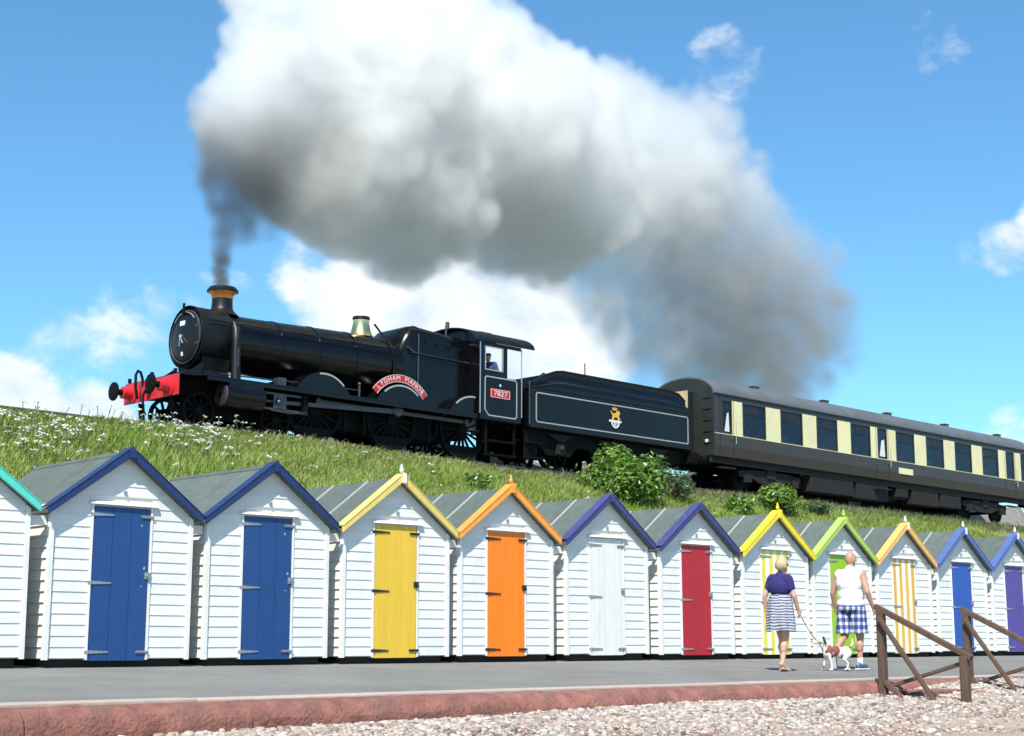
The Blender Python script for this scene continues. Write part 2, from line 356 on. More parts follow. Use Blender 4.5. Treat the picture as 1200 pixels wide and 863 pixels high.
# ------------------------------------------------------------------ beach huts
SLOPE = .74; HW = .93; BP = .128
APEX_X = [7.36, 9.52, 11.66, 13.83, 15.97, 18.17, 20.37, 22.58, 24.71, 26.80, 29.01, 31.23]
def wall_top(x): return 2.475 - SLOPE * abs(x)
def board_poly(x0, x1, z0, z1):
    """clip the rectangle by the gable line -> polygon in (x, z)"""
    poly = [(x0, z0), (x1, z0), (x1, z1), (x0, z1)]
    for sgn in (-1, 1):
        out = []
        for (a, b) in zip(poly, poly[1:] + poly[:1]):
            fa = 2.475 - SLOPE * sgn * a[0] - a[1]; fb = 2.475 - SLOPE * sgn * b[0] - b[1]
            if fa >= 0: out.append(a)
            if (fa >= 0) != (fb >= 0):
                t = fa / (fa - fb); out.append((a[0] + t * (b[0] - a[0]), a[1] + t * (b[1] - a[1])))
        poly = out
        if len(poly) < 3: return None
    return poly
def board_mesh(x0, x1, z0, z1, mat):
    def fn():
        p = board_poly(x0, x1, z0 + .001, z1 + .012)
        if not p: return None
        def dep(z): return -.0155 + .0095 * (z - z0) / (z1 - z0)       # feather-edged: proud at the lower edge
        n = len(p); b = MB()
        b.add([(u, dep(w), w) for u, w in p] + [(u, 0.004, w) for u, w in p], [tuple(range(n)), tuple(range(2 * n - 1, n - 1, -1))] + [(i, i + n, (i + 1) % n + n, (i + 1) % n) for i in range(n)])
        return b.mesh('board', mat)
    return shared(('fb', round(x0, 3), round(x1, 3), round(z0, 3), mat.name), fn)

def hut(i, X, barge, door_cols, label, hinge, battens, finial=None, ridge_board=False, planks=5, right_bolts=False):
    t = thing('beach_hut', label, 'beach hut', (X, HUT_Y + random.uniform(-.02, .02), random.uniform(-.012, .012)), (random.uniform(-.004, .004), random.uniform(-.006, .006), random.uniform(-.008, .008)), 'beach huts in a row along the promenade')
    DX0, DX1, DZ = -.40, .36, 1.84
    # carcass: four walls with a real doorway behind the door
    b = MB(); p = [(-HW, .05), (HW, .05), (HW, wall_top(HW)), (0, wall_top(0)), (-HW, wall_top(HW))]
    b.prism([(-HW, .05), (DX0, .05), (DX0, DZ), (DX1, DZ), (DX1, .05), (HW, .05), (HW, wall_top(HW)), (0, wall_top(0)), (-HW, wall_top(HW))], .005, .05, 'y')
    b.prism(p, 2.15, 2.2, 'y'); b.box(-HW, -HW + .04, .05, 2.15, .05, wall_top(HW)).box(HW - .04, HW, .05, 2.15, .05, wall_top(HW)).box(-HW, HW, .05, 2.15, .04, .06)
    shared('carcass', lambda: b.mesh('wall', white_trim)); link('wall', CACHE['carcass'], t)
    link('floor_bearer', shared('bearer', lambda: MB().box(-HW + .04, HW - .04, .06, .16, -.13, .045).box(-HW + .04, HW - .04, 1.9, 2.0, -.2, .045).box(-HW + .04, -HW + .14, .16, 1.9, -.2, .045).box(HW - .14, HW - .04, .16, 1.9, -.2, .045).mesh('floor_bearer', dark_base)), t)
    z = .05
    while z < 2.4:
        z1 = z + BP
        if z < 1.90:
            for (a, c) in ((-HW + .022, DX0 - .032), (DX1 + .032, HW - .022)):
                if z1 > 1.84 and a < 0: pass
                me = board_mesh(a, c, z, z1, white_paint)
                if me: link('board', me, t)
        else:
            me = board_mesh(-HW + .022, HW - .022, z, z1, white_paint)
            if me: link('board', me, t)
        z = z1
    # side boards
    for sgn in (-1, 1):
        z = .05; k = 0
        while z < 1.74:
            def fn(sgn=sgn, z=z):
                z1 = z + BP; x0 = sgn * HW
                return MB().hexa([(x0 + sgn * .028, .03, z), (x0 - sgn * .002, .03, z), (x0 - sgn * .002, 2.2, z), (x0 + sgn * .028, 2.2, z),
                                  (x0 + sgn * .006, .03, z1), (x0 - sgn * .002, .03, z1), (x0 - sgn * .002, 2.2, z1), (x0 + sgn * .006, 2.2, z1)]).mesh('board', white_paint)
            link('board', shared(('sb', sgn, round(z, 3)), fn), t); z += BP
        link('corner_trim', shared(('ct', sgn), lambda: MB().prism([(sgn * (HW + .034), .03), (sgn * (HW - .02), .03), (sgn * (HW - .02), wall_top(HW - .02) - .02), (sgn * (HW + .034), wall_top(HW + .034) - .02)], -.036, .028, 'y').mesh('corner_trim', white_trim)), t)
    link('gap_board', shared('gap', lambda: MB().box(-1.20, -HW - .036, .05, .08, 1.58, 1.69).mesh('gap_board', white_trim)), t)
    # door frame, lintel, vent
    link('door_frame', shared('df', lambda: MB().box(DX0 - .032, DX0 - .006, -.026, .05, .03, DZ + .02).box(DX1 + .006, DX1 + .032, -.026, .05, .03, DZ + .02).mesh('door_frame', white_trim)), t)
    link('lintel', shared('lt', lambda: MB().hexa([(DX0 - .07, -.062, DZ + .022), (DX1 + .09, -.062, DZ + .022), (DX1 + .09, .03, DZ + .022), (DX0 - .07, .03, DZ + .022), (DX0 - .07, -.05, DZ + .055), (DX1 + .09, -.05, DZ + .055), (DX1 + .09, .03, DZ + .075), (DX0 - .07, .03, DZ + .075)]).mesh('lintel', white_trim)), t)
    link('vent', shared('vent', lambda: MB().lathe([(-.040, .001), (-.040, .022), (-.018, .024)], (.0, 0, 2.02), 'y', 12).mesh('vent', steel, 40)), t)
    # door of vertical boards
    d = link('door', shared('dback', lambda: MB().box(DX0 + .012, DX1 - .012, .012, .035, .035, DZ - .012).mesh('door', dark_base)), t)
    w = (DX1 - DX0 - .012) / planks
    for k in range(planks):
        cm = door_cols[k % len(door_cols)]
        def fn(k=k, cm=cm):
            x0 = DX0 + .006 + k * w; e = .004
            return MB().prism([(x0 + .001, .012), (x0 + .001, -.012), (x0 + e, -.020), (x0 + w - e, -.020), (x0 + w - .001, -.012), (x0 + w - .001, .012)], .02, DZ, 'z').mesh('plank', cm)
        link('plank', shared(('pl', planks, k, cm.name), fn), d)
    for hz in (.12, .93, 1.74):
        link('hinge', shared(('hg', hinge.name), lambda: MB().prism([(DX0 - .045, -.018), (DX0 + .02, -.020), (DX0 + .26, -.008), (DX0 + .26, .008), (DX0 + .02, .020), (DX0 - .045, .018)], -.030, -.0205, 'y').tube((DX0 - .005, -.032, -.022), (DX0 - .005, -.032, .022), .009, n=8).mesh('hinge', hinge)), d, (0, 0, hz))
    for hz in (.12, 1.74):
        link('bolt', shared(('bt', hinge.name), lambda: MB().box(DX1 - .13, DX1 + .035, -.030, -.0205, -.016, .016).tube((DX1 - .14, -.036, 0), (DX1 + .045, -.036, 0), .008, n=8).mesh('bolt', hinge)), d, (0, 0, hz))
    link('latch', shared(('la', hinge.name), lambda: MB().box(DX1 - .055, DX1 + .03, -.034, -.0205, .99, 1.07).lathe([(-.07, .001), (-.066, .02), (-.034, .012)], (DX1 - .03, 0, 1.03), 'y', 8).mesh('latch', hinge)), d)
    if door_cols[0] is blue_d:
        for k, (cx_, cz_, s_) in enumerate(((.30, 1.12, .030), (.325, 1.02, .022), (.27, .90, .015), (.245, 1.635, .024))):
            n = 7; pl_ = [(cx_ + s_ * .6 * (.5 + random.random() * .7) * math.cos(2 * math.pi * q / n), cz_ + s_ * .6 * (.6 + random.random()) * math.sin(2 * math.pi * q / n)) for q in range(n)]
            MB().prism(pl_, -.0225, -.0195, 'y').build('paint_flake', batten_m, d)
    # roof: two felted slopes, battens, barge boards
    RX, Y0, Y1 = 1.03, -.10, 2.34
    for sgn in (-1, 1):
        def fn(sgn=sgn):
            top = lambda x: 2.515 - SLOPE * x
            return MB().hexa([(0, Y0, top(0) - .035), (sgn * RX, Y0, top(RX) - .035), (sgn * RX, Y1, top(RX) - .035), (0, Y1, top(0) - .035), (0, Y0, top(0)), (sgn * RX, Y0, top(RX)), (sgn * RX, Y1, top(RX)), (0, Y1, top(0))]).mesh('roof', felt)
        r_ = link('roof', shared(('roof', sgn), fn), t)
        for by in battens:
            link('batten', shared(('bat', sgn), lambda sgn=sgn: MB().bar((sgn * .03, 0, 2.507), (sgn * 1.02, 0, 2.523 - SLOPE * 1.01), .035, .022).mesh('batten', batten_m)), r_, (0, by, 0))
        # barge board, outer face proud of the felt edge
        e = lambda x, dz: (sgn * x, 2.56 - SLOPE * x + dz)
        MB().prism([e(0, 0), e(1.04, 0), e(1.04, -.092), e(0, -.115)], -.145, -.102, 'y').build('barge_board', barge, t, bevel=.006)
        MB().prism([e(0, .001), e(1.045, .001), e(1.045, .012), e(0, .012)], -.152, .02, 'y').build('barge_cap', barge, t)
    if ridge_board:
        MB().prism([(-.05, 2.480), (0, 2.518), (.05, 2.480), (.05, 2.493), (0, 2.533), (-.05, 2.493)], .02, 2.36, 'y').build('ridge_cap', felt, t)
    MB().prism([(-.045, 2.435), (.045, 2.435), (.038, 2.52), (0, 2.585), (-.038, 2.52)], -.166, -.146, 'y').build('apex_plate', barge, t)
    if finial:
        MB().lathe([(0, .012), (.02, .030), (.05, .034), (.075, .018), (.09, .022), (.13, .006), (.135, .0005)], (0, -.10, 2.575), 'z', 8).box(-.035, .035, -.178, -.169, 2.43, 2.57).build('finial', finial, t, smooth=40)
    return t

navy = door_paint('navy barge paint', (.014, .032, .115)); blue_d = door_paint('royal blue door paint', (.014, .062, .205))
yel = door_paint('yellow paint', (.78, .50, .045)); yel_b = door_paint('pale yellow barge paint', (.74, .56, .16)); org = door_paint('orange paint', (.90, .21, .006)); org_b = door_paint('orange barge paint', (.86, .33, .05))
viol = door_paint('violet blue barge paint', (.045, .048, .17)); whd = door_paint('white door paint', (.77, .76, .70)); redd = door_paint('red door paint', (.42, .012, .022))
brightyel = door_paint('bright yellow paint', (.86, .66, .03)); stripe_y = door_paint('stripe yellow paint', (.75, .66, .10)); stripe_o = door_paint('stripe orange paint', (.74, .42, .08)); cream_d = door_paint('stripe cream paint', (.86, .84, .66))
lime_b = door_paint('lime barge paint', (.40, .56, .11)); lime = door_paint('lime green door paint', (.30, .53, .015)); peach = door_paint('peach barge paint', (.80, .46, .13))
peri = door_paint('periwinkle barge paint', (.09, .14, .34)); blue2 = door_paint('bright blue door paint', (.018, .085, .38)); purp = door_paint('purple door paint', (.09, .055, .28)); teal = door_paint('turquoise barge paint', (.10, .60, .47))
B2 = (.62, 1.42); spec = [
 (teal, [teal], 'white beach hut with turquoise roof edge, next to a blue-doored hut', steel, (), None, True, 5),
 (navy, [blue_d], 'navy-edged beach hut with blue door, between turquoise-edged hut and another blue-doored hut', steel, (), None, True, 3),
 (navy, [blue_d], 'navy-edged beach hut with blue door, beside the yellow-doored hut', steel, (), None, True, 3),
 (yel_b, [yel], 'beach hut with plain yellow plank door and yellow roof edge', iron_dark, B2, white_trim, False, 6),
 (org_b, [org], 'beach hut with orange plank door and orange roof edge', iron_dark, B2, org_b, False, 6),
 (viol, [whd], 'beach hut with white door under violet-blue roof edge', steel, B2, None, False, 6),
 (viol, [redd], 'beach hut with red door under violet-blue roof edge', steel, B2, None, False, 4),
 (brightyel, [stripe_y, cream_d], 'bright yellow-edged beach hut with yellow striped door behind the woman', steel, B2, brightyel, False, 7),
 (lime_b, [lime], 'beach hut with lime green door and green roof edge', steel, B2, lime_b, False, 4),
 (peach, [stripe_o, cream_d], 'peach-edged beach hut with orange and cream striped door', steel, B2, white_trim, False, 7),
 (peri, [blue2], 'beach hut with bright blue door and pale blue roof edge', steel, B2, white_trim, False, 4),
 (peri, [purp], 'beach hut with purple door and pale blue roof edge', steel, (), white_trim, False, 4)]
for i, (bg_, dc, lab, hg, bt, fin, rb, pk) in enumerate(spec): hut(i, APEX_X[i], bg_, dc, lab, hg, bt, fin, rb, pk)

# ------------------------------------------------------------------ the train (local x runs backwards from the smokebox, z = 0 at rail)
TROT = (0, math.atan(GRAD), 0)
def train_root(name, label, cat, x0):
    return thing(name, label, cat, (20 + x0, TRACK_Y, rail_z(20 + x0)), TROT)
def arc_pts(c, r, a0, a1, n): return [(c[0] + r * math.cos(a0 + (a1 - a0) * i / n), c[1] + r * math.sin(a0 + (a1 - a0) * i / n)) for i in range(n + 1)]
def text_mesh(s, size, mat, ext=.004, align='CENTER'):
    cu = bpy.data.curves.new('lettering', 'FONT'); cu.body = s; cu.size = size; cu.extrude = ext; cu.align_x = align; cu.align_y = 'CENTER'; cu.resolution_u = 3
    o = bpy.data.objects.new('lettering', cu); COL.objects.link(o); dg = bpy.context.evaluated_depsgraph_get(); dg.update()
    me = bpy.data.meshes.new_from_object(o.evaluated_get(dg)); bpy.data.objects.remove(o); me.materials.clear(); me.materials.append(mat); return me
def wheel_mesh(r, spokes, w=.13, key=None, hub=.16, weight=False):
    def fn():
        b = MB()
        b.lathe([(-w / 2, r - .07), (-w / 2, r), (w / 2 - .03, r - .004), (w / 2 - .025, r + .028), (w / 2, r + .028), (w / 2, r - .07), (-w / 2, r - .07)], (0, 0, 0), 'y', 36)
        b.lathe([(-w / 2 - .03, .001), (-w / 2 - .03, hub * .6), (-w / 2 - .02, hub), (w / 2, hub), (w / 2, .001)], (0, 0, 0), 'y', 18)
        if spokes:
            for k in range(spokes):
                a = 2 * math.pi * k / spokes; c, s_ = math.cos(a), math.sin(a)
                b.bar((hub * .8 * c, 0, hub * .8 * s_), ((r - .05) * c, 0, (r - .05) * s_), .05, .06, up=(0, 1, 0))
        else: b.lathe([(-.02, hub * .8), (-.035, r * .5), (-.02, r - .06), (.02, r - .06), (.02, hub * .8)], (0, 0, 0), 'y', 30)
        if weight:
            b.prism(arc_pts((0, 0), r - .06, R(215), R(325), 10), -.05, .05, 'y')
        return b.mesh('wheel', frame_black, 35)
    return shared(('wheel', r, spokes, weight), fn)

# ---- locomotive
X0 = 5.0; OFF = (X0, 0, 0)
loco = train_root('steam_locomotive', 'black steam locomotive with copper-capped chimney and red buffer beam', 'locomotive', X0)
def P(b, name, mat, parent=None, smooth=None, bevel=0.0, root=None, off=None):
    return b.build(name, mat, parent or root or loco, smooth, off if off is not None else OFF, bevel)
CZ = 2.42
sb = P(MB().lathe([(.62, .001), (.62, .74), (.50, .765), (.47, .78), (.50, .795), (.56, .80), (1.40, .80), (1.42, .79), (1.42, .001)], (0, 0, CZ), 'x', 48), 'smokebox', smokebox_m, smooth=35)
P(MB().lathe([(.47, .80), (.475, .812), (.53, .812), (.535, .80)], (0, 0, CZ), 'x', 48), 'rivet_ring', smokebox_m, sb, 35)
sd = P(MB().lathe([(.34, .001), (.345, .15), (.38, .40), (.44, .60), (.475, .66), (.50, .67)], (0, 0, CZ), 'x', 40), 'smokebox_door', smokebox_m, sb, 40)
P(MB().lathe([(.455, .655), (.44, .675), (.455, .70), (.50, .70)], (0, 0, CZ), 'x', 40), 'door_ring', bright_steel, sb, 40)
b = MB()
for hz in (CZ + .22, CZ - .22): b.bar((.395, -.10, hz), (.46, -.66, hz), .06, .035, up=(1, 0, 0))
P(b, 'door_strap', bright_steel, sb)
P(MB().tube((.30, 0, CZ), (.36, 0, CZ), .05, n=12).bar((.31, 0, CZ), (.31, .03, CZ - .26), .025).bar((.30, 0, CZ), (.30, -.14, CZ - .2), .025), 'door_dart', handrail_m, sb)
P(MB().pathtube([(.42 + .0, .58 * math.cos(a), CZ + .58 * math.sin(a) + .05) for a in lin(R(40), R(140), 12)], .018, 8), 'door_handrail', handrail_m, sb, 40)
P(MB().box(.36, .40, -.03, .03, CZ + .62, CZ + .86).box(.33, .43, -.06, .06, CZ + .60, CZ + .63), 'lamp_bracket', frame_black, sb)
P(MB().box(.36, .385, -.10, .12, CZ + .28, CZ + .40), 'shed_plate', white_tr, sb)
P(MB().box(.37, .395, -.03, .03, CZ - .50, CZ - .40), 'lamp_iron', white_tr, sb)
# chimney
ch = P(MB().lathe([(3.10, .46), (3.19, .37), (3.26, .30), (3.34, .275), (3.56, .262), (3.60, .265)], (1.51, 0, 0), 'z', 32), 'chimney', smokebox_m, smooth=40)
P(MB().lathe([(3.56, .268), (3.60, .285), (3.68, .30), (3.735, .35), (3.75, .36)], (1.51, 0, 0), 'z', 32), 'copper_cap', copper, ch, 40)
P(MB().lathe([(3.745, .35), (3.75, .405), (3.79, .41), (3.82, .38), (3.87, .345), (3.87, .25), (3.3, .24)], (1.51, 0, 0), 'z', 32), 'chimney_rim', smokebox_m, ch, 40)
# boiler
bo = P(MB().lathe([(1.40, .735), (2.5, .755), (4.8, .83), (6.95, .875), (7.0, .3)], (0, 0, CZ), 'x', 56), 'boiler', black_paint, smooth=30)
for bx, br in ((1.46, .742), (2.95, .774), (4.15, .815), (5.35, .846), (6.6, .873)):
    P(MB().lathe([(bx - .03, br - .01), (bx - .03, br + .009), (bx + .03, br + .010), (bx + .03, br - .01)], (0, 0, CZ), 'x', 48), 'boiler_band', black_paint, bo, 35)
# firebox, flat-topped with rounded shoulders
def fb_sec(x, hw, zt_, r, zb=1.3, n=6):
    pts = [(x, -hw, zb), (x, -hw, zt_ - r)]
    pts += [(x, -hw + r - r * math.cos(a), zt_ - r + r * math.sin(a)) for a in lin(0, math.pi / 2, n)][1:]
    pts += [(x, hw - r + r * math.sin(a), zt_ - r + r * math.cos(a)) for a in lin(0, math.pi / 2, n)]
    pts += [(x, hw, zb)]; return pts
fb = P(MB().loft([fb_sec(6.86, .78, 3.26, .55), fb_sec(7.02, .86, 3.50, .42), fb_sec(7.22, .90, 3.62, .30), fb_sec(7.38, .905, 3.64, .26), fb_sec(9.42, .86, 3.52, .26)]), 'firebox', black_paint, smooth=35)
for fx, hw, zz in ((7.40, .917, 3.652), (8.9, .884, 3.562)):
    P(MB().loft([fb_sec(fx - .028, hw, zz, .265), fb_sec(fx + .028, hw, zz, .265)]), 'boiler_band', black_paint, fb, 35)
P(MB().pathtube([(7.40, -.925, 1.75), (7.40, -.925, 3.32), (7.40, -.86, 3.5)], .022, 8), 'feed_pipe', bright_steel, fb, 40)
P(MB().pathtube([(6.98, -.93, 2.95), (7.3, -.935, 2.82)], .03, 8), 'washout_plug', bright_steel, fb, 40)
for s_ in (-1, 1):
    P(MB().pathtube([(7.1, s_ * .95, 2.82), (9.35, s_ * .93, 2.80)], .016, 6), 'handrail', bright_steel, fb)
    for k in range(4): P(MB().lathe([(0, .05), (s_ * .02, .045), (s_ * .03, .001)], (7.65 + k * .45, s_ * .888, 3.20 - k * .02), 'y', 10), 'washout_plug', brass if False else frame_black, fb)
# safety valve bonnet and top feed
sv = P(MB().lathe([(3.22, .37), (3.28, .33), (3.36, .285), (3.50, .25), (3.66, .225), (3.72, .235), (3.735, .21), (3.735, .1)], (6.07, 0, 0), 'z', 28), 'safety_valve_bonnet', brass, smooth=45)
P(MB().lathe([(3.70, .232), (3.76, .25), (3.80, .235), (3.80, .13), (3.6, .12)], (6.07, 0, 0), 'z', 28), 'bonnet_rim', smokebox_m, sv, 40)
for s_ in (-1, 1):
    P(MB().pathtube([(6.4, s_ * .18, 3.62), (6.52, s_ * .34, 3.36), (6.55, s_ * .60, 3.13), (6.56, s_ * .82, 2.76), (6.56, s_ * .90, 2.42), (6.56, s_ * .88, 2.05)], .030, 10), 'feed_pipe', frame_black, sv, 50)
# handrails along the boiler
for s_ in (-1, 1):
    P(MB().pathtube([(.62, s_ * .80, 2.78), (2.5, s_ * .80, 2.80), (6.9, s_ * .93, 2.82)], .016, 6), 'handrail', black_paint, bo)
    b = MB()
    for hx in (1.0, 2.4, 3.8, 5.2, 6.5): b.ball((hx, s_ * (.79 + .02 * hx), 2.79), .03, n=8, m=5)
    P(b, 'handrail_knob', black_paint, bo)
# outside steam pipe / lubricator cover beside the smokebox
for s_ in (-1, 1):
    P(MB().pathtube([(1.42, s_ * .72, 2.8), (1.42, s_ * .83, 2.62), (1.40, s_ * .88, 2.3), (1.38, s_ * .92, 1.9), (1.36, s_ * .98, 1.30)], [.10, .115, .12, .12, .13], 12), 'steam_pipe', smokebox_m, smooth=60)
    P(MB().box(1.335, 1.375, s_ * 1.05 - .02, s_ * 1.05 + .02, 1.62, 2.12).box(1.36, 1.39, s_ * .96 - .02, s_ * .96 + .02, 2.28, 2.68), 'pipe_strap', bright_steel)
# saddle, frames, running plate, front platform
P(MB().loft([[(.62, y, z) for y, z in ((-.62, 1.24), (-.50, 1.55), (-.60, 1.95), (.60, 1.95), (.50, 1.55), (.62, 1.24))], [(1.45, y, z) for y, z in ((-.62, 1.24), (-.50, 1.55), (-.60, 1.95), (.60, 1.95), (.50, 1.55), (.62, 1.24))]]), 'smokebox_saddle', smokebox_m)
b = MB()
for s_ in (-1, 1):
    b.prism([(-.40, .75), (-.40, 1.2), (.1, 1.24), (.62, 1.42), (1.4, 1.42), (1.5, 1.22), (9.3, 1.22), (9.3, .55), (8.0, .45), (3.4, .45), (3.0, .8), (.5, .85)], s_ * .62 - .015, s_ * .62 + .015, 'y')
P(b, 'frame', frame_black)
rp = P(MB().box(.35, 9.42, -1.30, 1.30, 1.255, 1.285).prism([(-.42, 1.215), (-.02, 1.215), (.35, 1.257), (.35, 1.284), (-.02, 1.243), (-.42, 1.243)], -1.28, 1.28, 'y'), 'running_plate', black_paint)
for s_ in (-1, 1):
    P(MB().box(.35, 9.40, s_ * 1.275 - .012, s_ * 1.275 + .012, 1.16, 1.254), 'valance', black_paint, rp)
# triangular smokebox brace plates
P(MB().prism([(.0, 1.29), (.62, 1.29), (.62, 1.72)], -.60, -.57, 'y').prism([(.0, 1.29), (.62, 1.29), (.62, 1.72)], .57, .60, 'y'), 'brace_plate', black_paint)
# buffer beam
bb = P(MB().box(-.47, -.42, -1.26, 1.26, .70, 1.212), 'buffer_beam', red_beam, bevel=.008)
for s_ in (-1, 1):
    bf = P(MB().lathe([(-.47, .26), (-.50, .26), (-.52, .185), (-.70, .15), (-.74, .155), (-.76, .13), (-.76, .001)], (0, s_ * .87, .95), 'x', 22), 'buffer', red_beam, bb, 40)
    P(MB().lathe([(-.74, .075), (-.94, .075), (-.955, .14), (-.965, .235), (-1.0, .235), (-1.015, .20), (-1.02, .001)], (0, s_ * .87, .95), 'x', 26), 'buffer_head', frame_black, bf, 40)
P(MB().box(-.56, -.47, -.07, .07, .86, 1.02).pathtube([(-.56, 0, .95), (-.62, 0, .90), (-.66, 0, .78), (-.66, 0, .62), (-.63, 0, .52)], .03, 8).pathtube([(-.64, 0, .54), (-.60, .03, .40), (-.56, .0, .30)], .03, 8), 'coupling', frame_black, bb)
P(MB().pathtube([(-.44, .36, 1.05), (-.50, .36, 1.30), (-.56, .34, 1.42), (-.66, .30, 1.44), (-.74, .26, 1.32), (-.74, .24, 1.0), (-.68, .24, .72)], .035, 10), 'vacuum_hose', frame_black, bb, 60)
P(MB().box(-.47, -.40, -1.10, -1.04, 1.243, 1.36).box(-.47, -.40, 1.04, 1.10, 1.243, 1.36).box(-.47, -.40, -.03, .03, 1.243, 1.40), 'lamp_iron', frame_black, bb)
P(MB().box(-.40, -.30, -1.24, -.92, 1.244, 1.262), 'step_tread', bright_steel, bb)
for s_ in (-1, 1):
    P(MB().prism([(-.36, .7), (-.24, .7), (-.14, .22), (-.22, .12), (-.3, .2)], s_ * .72 - .02, s_ * .72 + .02, 'y'), 'guard_iron', frame_black)
# cylinders
for s_ in (-1, 1):
    cy_ = P(MB().lathe([(.90, .001), (.90, .25), (.95, .31), (.95, .33), (2.05, .33), (2.05, .31), (2.10, .25), (2.10, .001)], (0, s_ * 1.03, .88), 'x', 26).box(1.0, 2.0, min(s_ * .7, s_ * 1.285), max(s_ * .7, s_ * 1.285), .95, 1.25), 'cylinder', black_paint, smooth=40)
    P(MB().lathe([(.885, .06), (.875, .12), (.885, .26), (.90, .29), (.93, .30)], (0, s_ * 1.03, .88), 'x', 26), 'cylinder_cover', bright_steel, cy_, 40)
    P(MB().box(2.10, 3.45, s_ * 1.03 - .05, s_ * 1.03 + .05, 1.06, 1.11).box(2.10, 3.45, s_ * 1.03 - .05, s_ * 1.03 + .05, .66, .71), 'slide_bar', bright_steel)
    P(MB().box(2.45, 2.85, s_ * 1.03 - .07, s_ * 1.03 + .07, .71, 1.06).tube((2.1, s_ * 1.03, .88), (2.5, s_ * 1.03, .88), .04, n=10).ball((2.6, s_ * 1.1, .88), .09, n=10, m=6), 'crosshead', bright_steel)
    P(MB().prism([(3.35, .6), (3.5, .6), (3.5, 1.25), (3.35, 1.25)], s_ * .7, s_ * 1.15, 'y'), 'motion_bracket', frame_black)
    P(MB().pathtube([(2.3, s_ * 1.22, .62), (2.9, s_ * 1.22, .60), (3.4, s_ * 1.2, .66)], .022, 6), 'drain_pipe', bright_steel)
# wheels
DRV = (3.95, 6.57, 9.20); DR = .86
wm = wheel_mesh(DR, 18, weight=True); bw = wheel_mesh(.455, 10, hub=.12)
for dx in DRV:
    for s_ in (-1, 1):
        o = link('driving_wheel', wm, loco, (dx - X0, s_ * .75, DR)); o.rotation_euler = (0, 0, 0 if s_ < 0 else math.pi)
    P(MB().tube((dx, -.8, DR), (dx, .8, DR), .09, n=12), 'axle', frame_black, smooth=40)
for dx in (.43, 2.72):
    for s_ in (-1, 1):
        o = link('bogie_wheel', bw, loco, (dx - X0, s_ * .75, .455)); o.rotation_euler = (0, 0, 0 if s_ < 0 else math.pi)
    P(MB().tube((dx, -.8, .455), (dx, .8, .455), .07, n=12), 'axle', frame_black, smooth=40)
P(MB().prism([(0, .32), (3.2, .32), (3.2, .55), (2.3, .72), (.8, .72), (0, .55)], -.50, -.46, 'y').prism([(0, .32), (3.2, .32), (3.2, .55), (2.3, .72), (.8, .72), (0, .55)], .46, .50, 'y').box(1.3, 1.9, -.46, .46, .45, .7), 'bogie_frame', frame_black)
CR = (.03, .215)
for s_ in (-1, 1):
    b = MB(); yy = s_ * .90
    for a, c in zip(DRV, DRV[1:]): b.bar((a + CR[0], yy, DR + CR[1]), (c + CR[0], yy, DR + CR[1]), .05, .10)
    for a in DRV: b.tube((a + CR[0], yy - s_ * .14, DR + CR[1]), (a + CR[0], yy + s_ * .06, DR + CR[1]), .095, n=14)
    P(b, 'coupling_rod', bright_steel, smooth=40)
    b = MB(); yy = s_ * 1.03
    b.hexa([(2.6, yy - .03, .83), (6.6, yy - .03, DR + CR[1] - .07), (6.6, yy + .03, DR + CR[1] - .07), (2.6, yy + .03, .83), (2.6, yy - .03, .92), (6.6, yy - .03, DR + CR[1] + .07), (6.6, yy + .03, DR + CR[1] + .07), (2.6, yy + .03, .92)])
    b.prism([(6.45, 1.0), (6.6, .93), (6.75, 1.0), (6.78, 1.13), (6.66, 1.27), (6.54, 1.27), (6.42, 1.13)], yy - .05, yy + .05, 'y')
    P(b, 'connecting_rod', bright_steel)
    for a in (4.95, 5.6, 7.9): P(MB().prism([(a - .05, .35), (a + .05, .35), (a + .03, 1.2), (a - .03, 1.2)], s_ * .80, s_ * .86, 'y'), 'brake_hanger', frame_black)
    for a in DRV: P(MB().prism([(a - 1.02, .62), (a - .96, .62), (a - .90, 1.0), (a - .98, 1.0)], s_ * .70, s_ * .80, 'y'), 'brake_block', frame_black)
P(MB().prism([(4.9, .9), (4.9, .5), (6.0, .32), (7.4, .32), (9.0, .5), (9.0, .9)], -.5, .5, 'y'), 'ash_pan', frame_black)
# splashers with beading; the middle one carries the nameplate
for k, dx in enumerate(DRV):
    for s_ in (-1, 1):
        a0 = math.asin((1.286 - DR) / .95)
        poly = arc_pts((dx, DR), .95, a0, math.pi - a0, 18)
        if k == 2: poly = [p for p in poly if p[0] < 9.36] + [(9.36, 1.286)]
        sp = P(MB().prism(poly, min(s_ * .66, s_ * 1.22), max(s_ * .66, s_ * 1.22), 'y'), 'splasher', black_paint, smooth=30)
        h0, h1 = ((R(46), R(100)), (R(50), R(131)), (R(84), R(134)))[k]
        outer = arc_pts((dx, DR), .93, h0, h1, 14); inner = arc_pts((dx, DR), .885, h0, h1, 14)
        P(MB().loft([[(a[0], s_ * 1.222, a[1]), (a[0], s_ * 1.235, a[1]), (c[0], s_ * 1.235, c[1]), (c[0], s_ * 1.222, c[1])] for a, c in zip(outer, inner)]), 'beading', lining_m, sp)
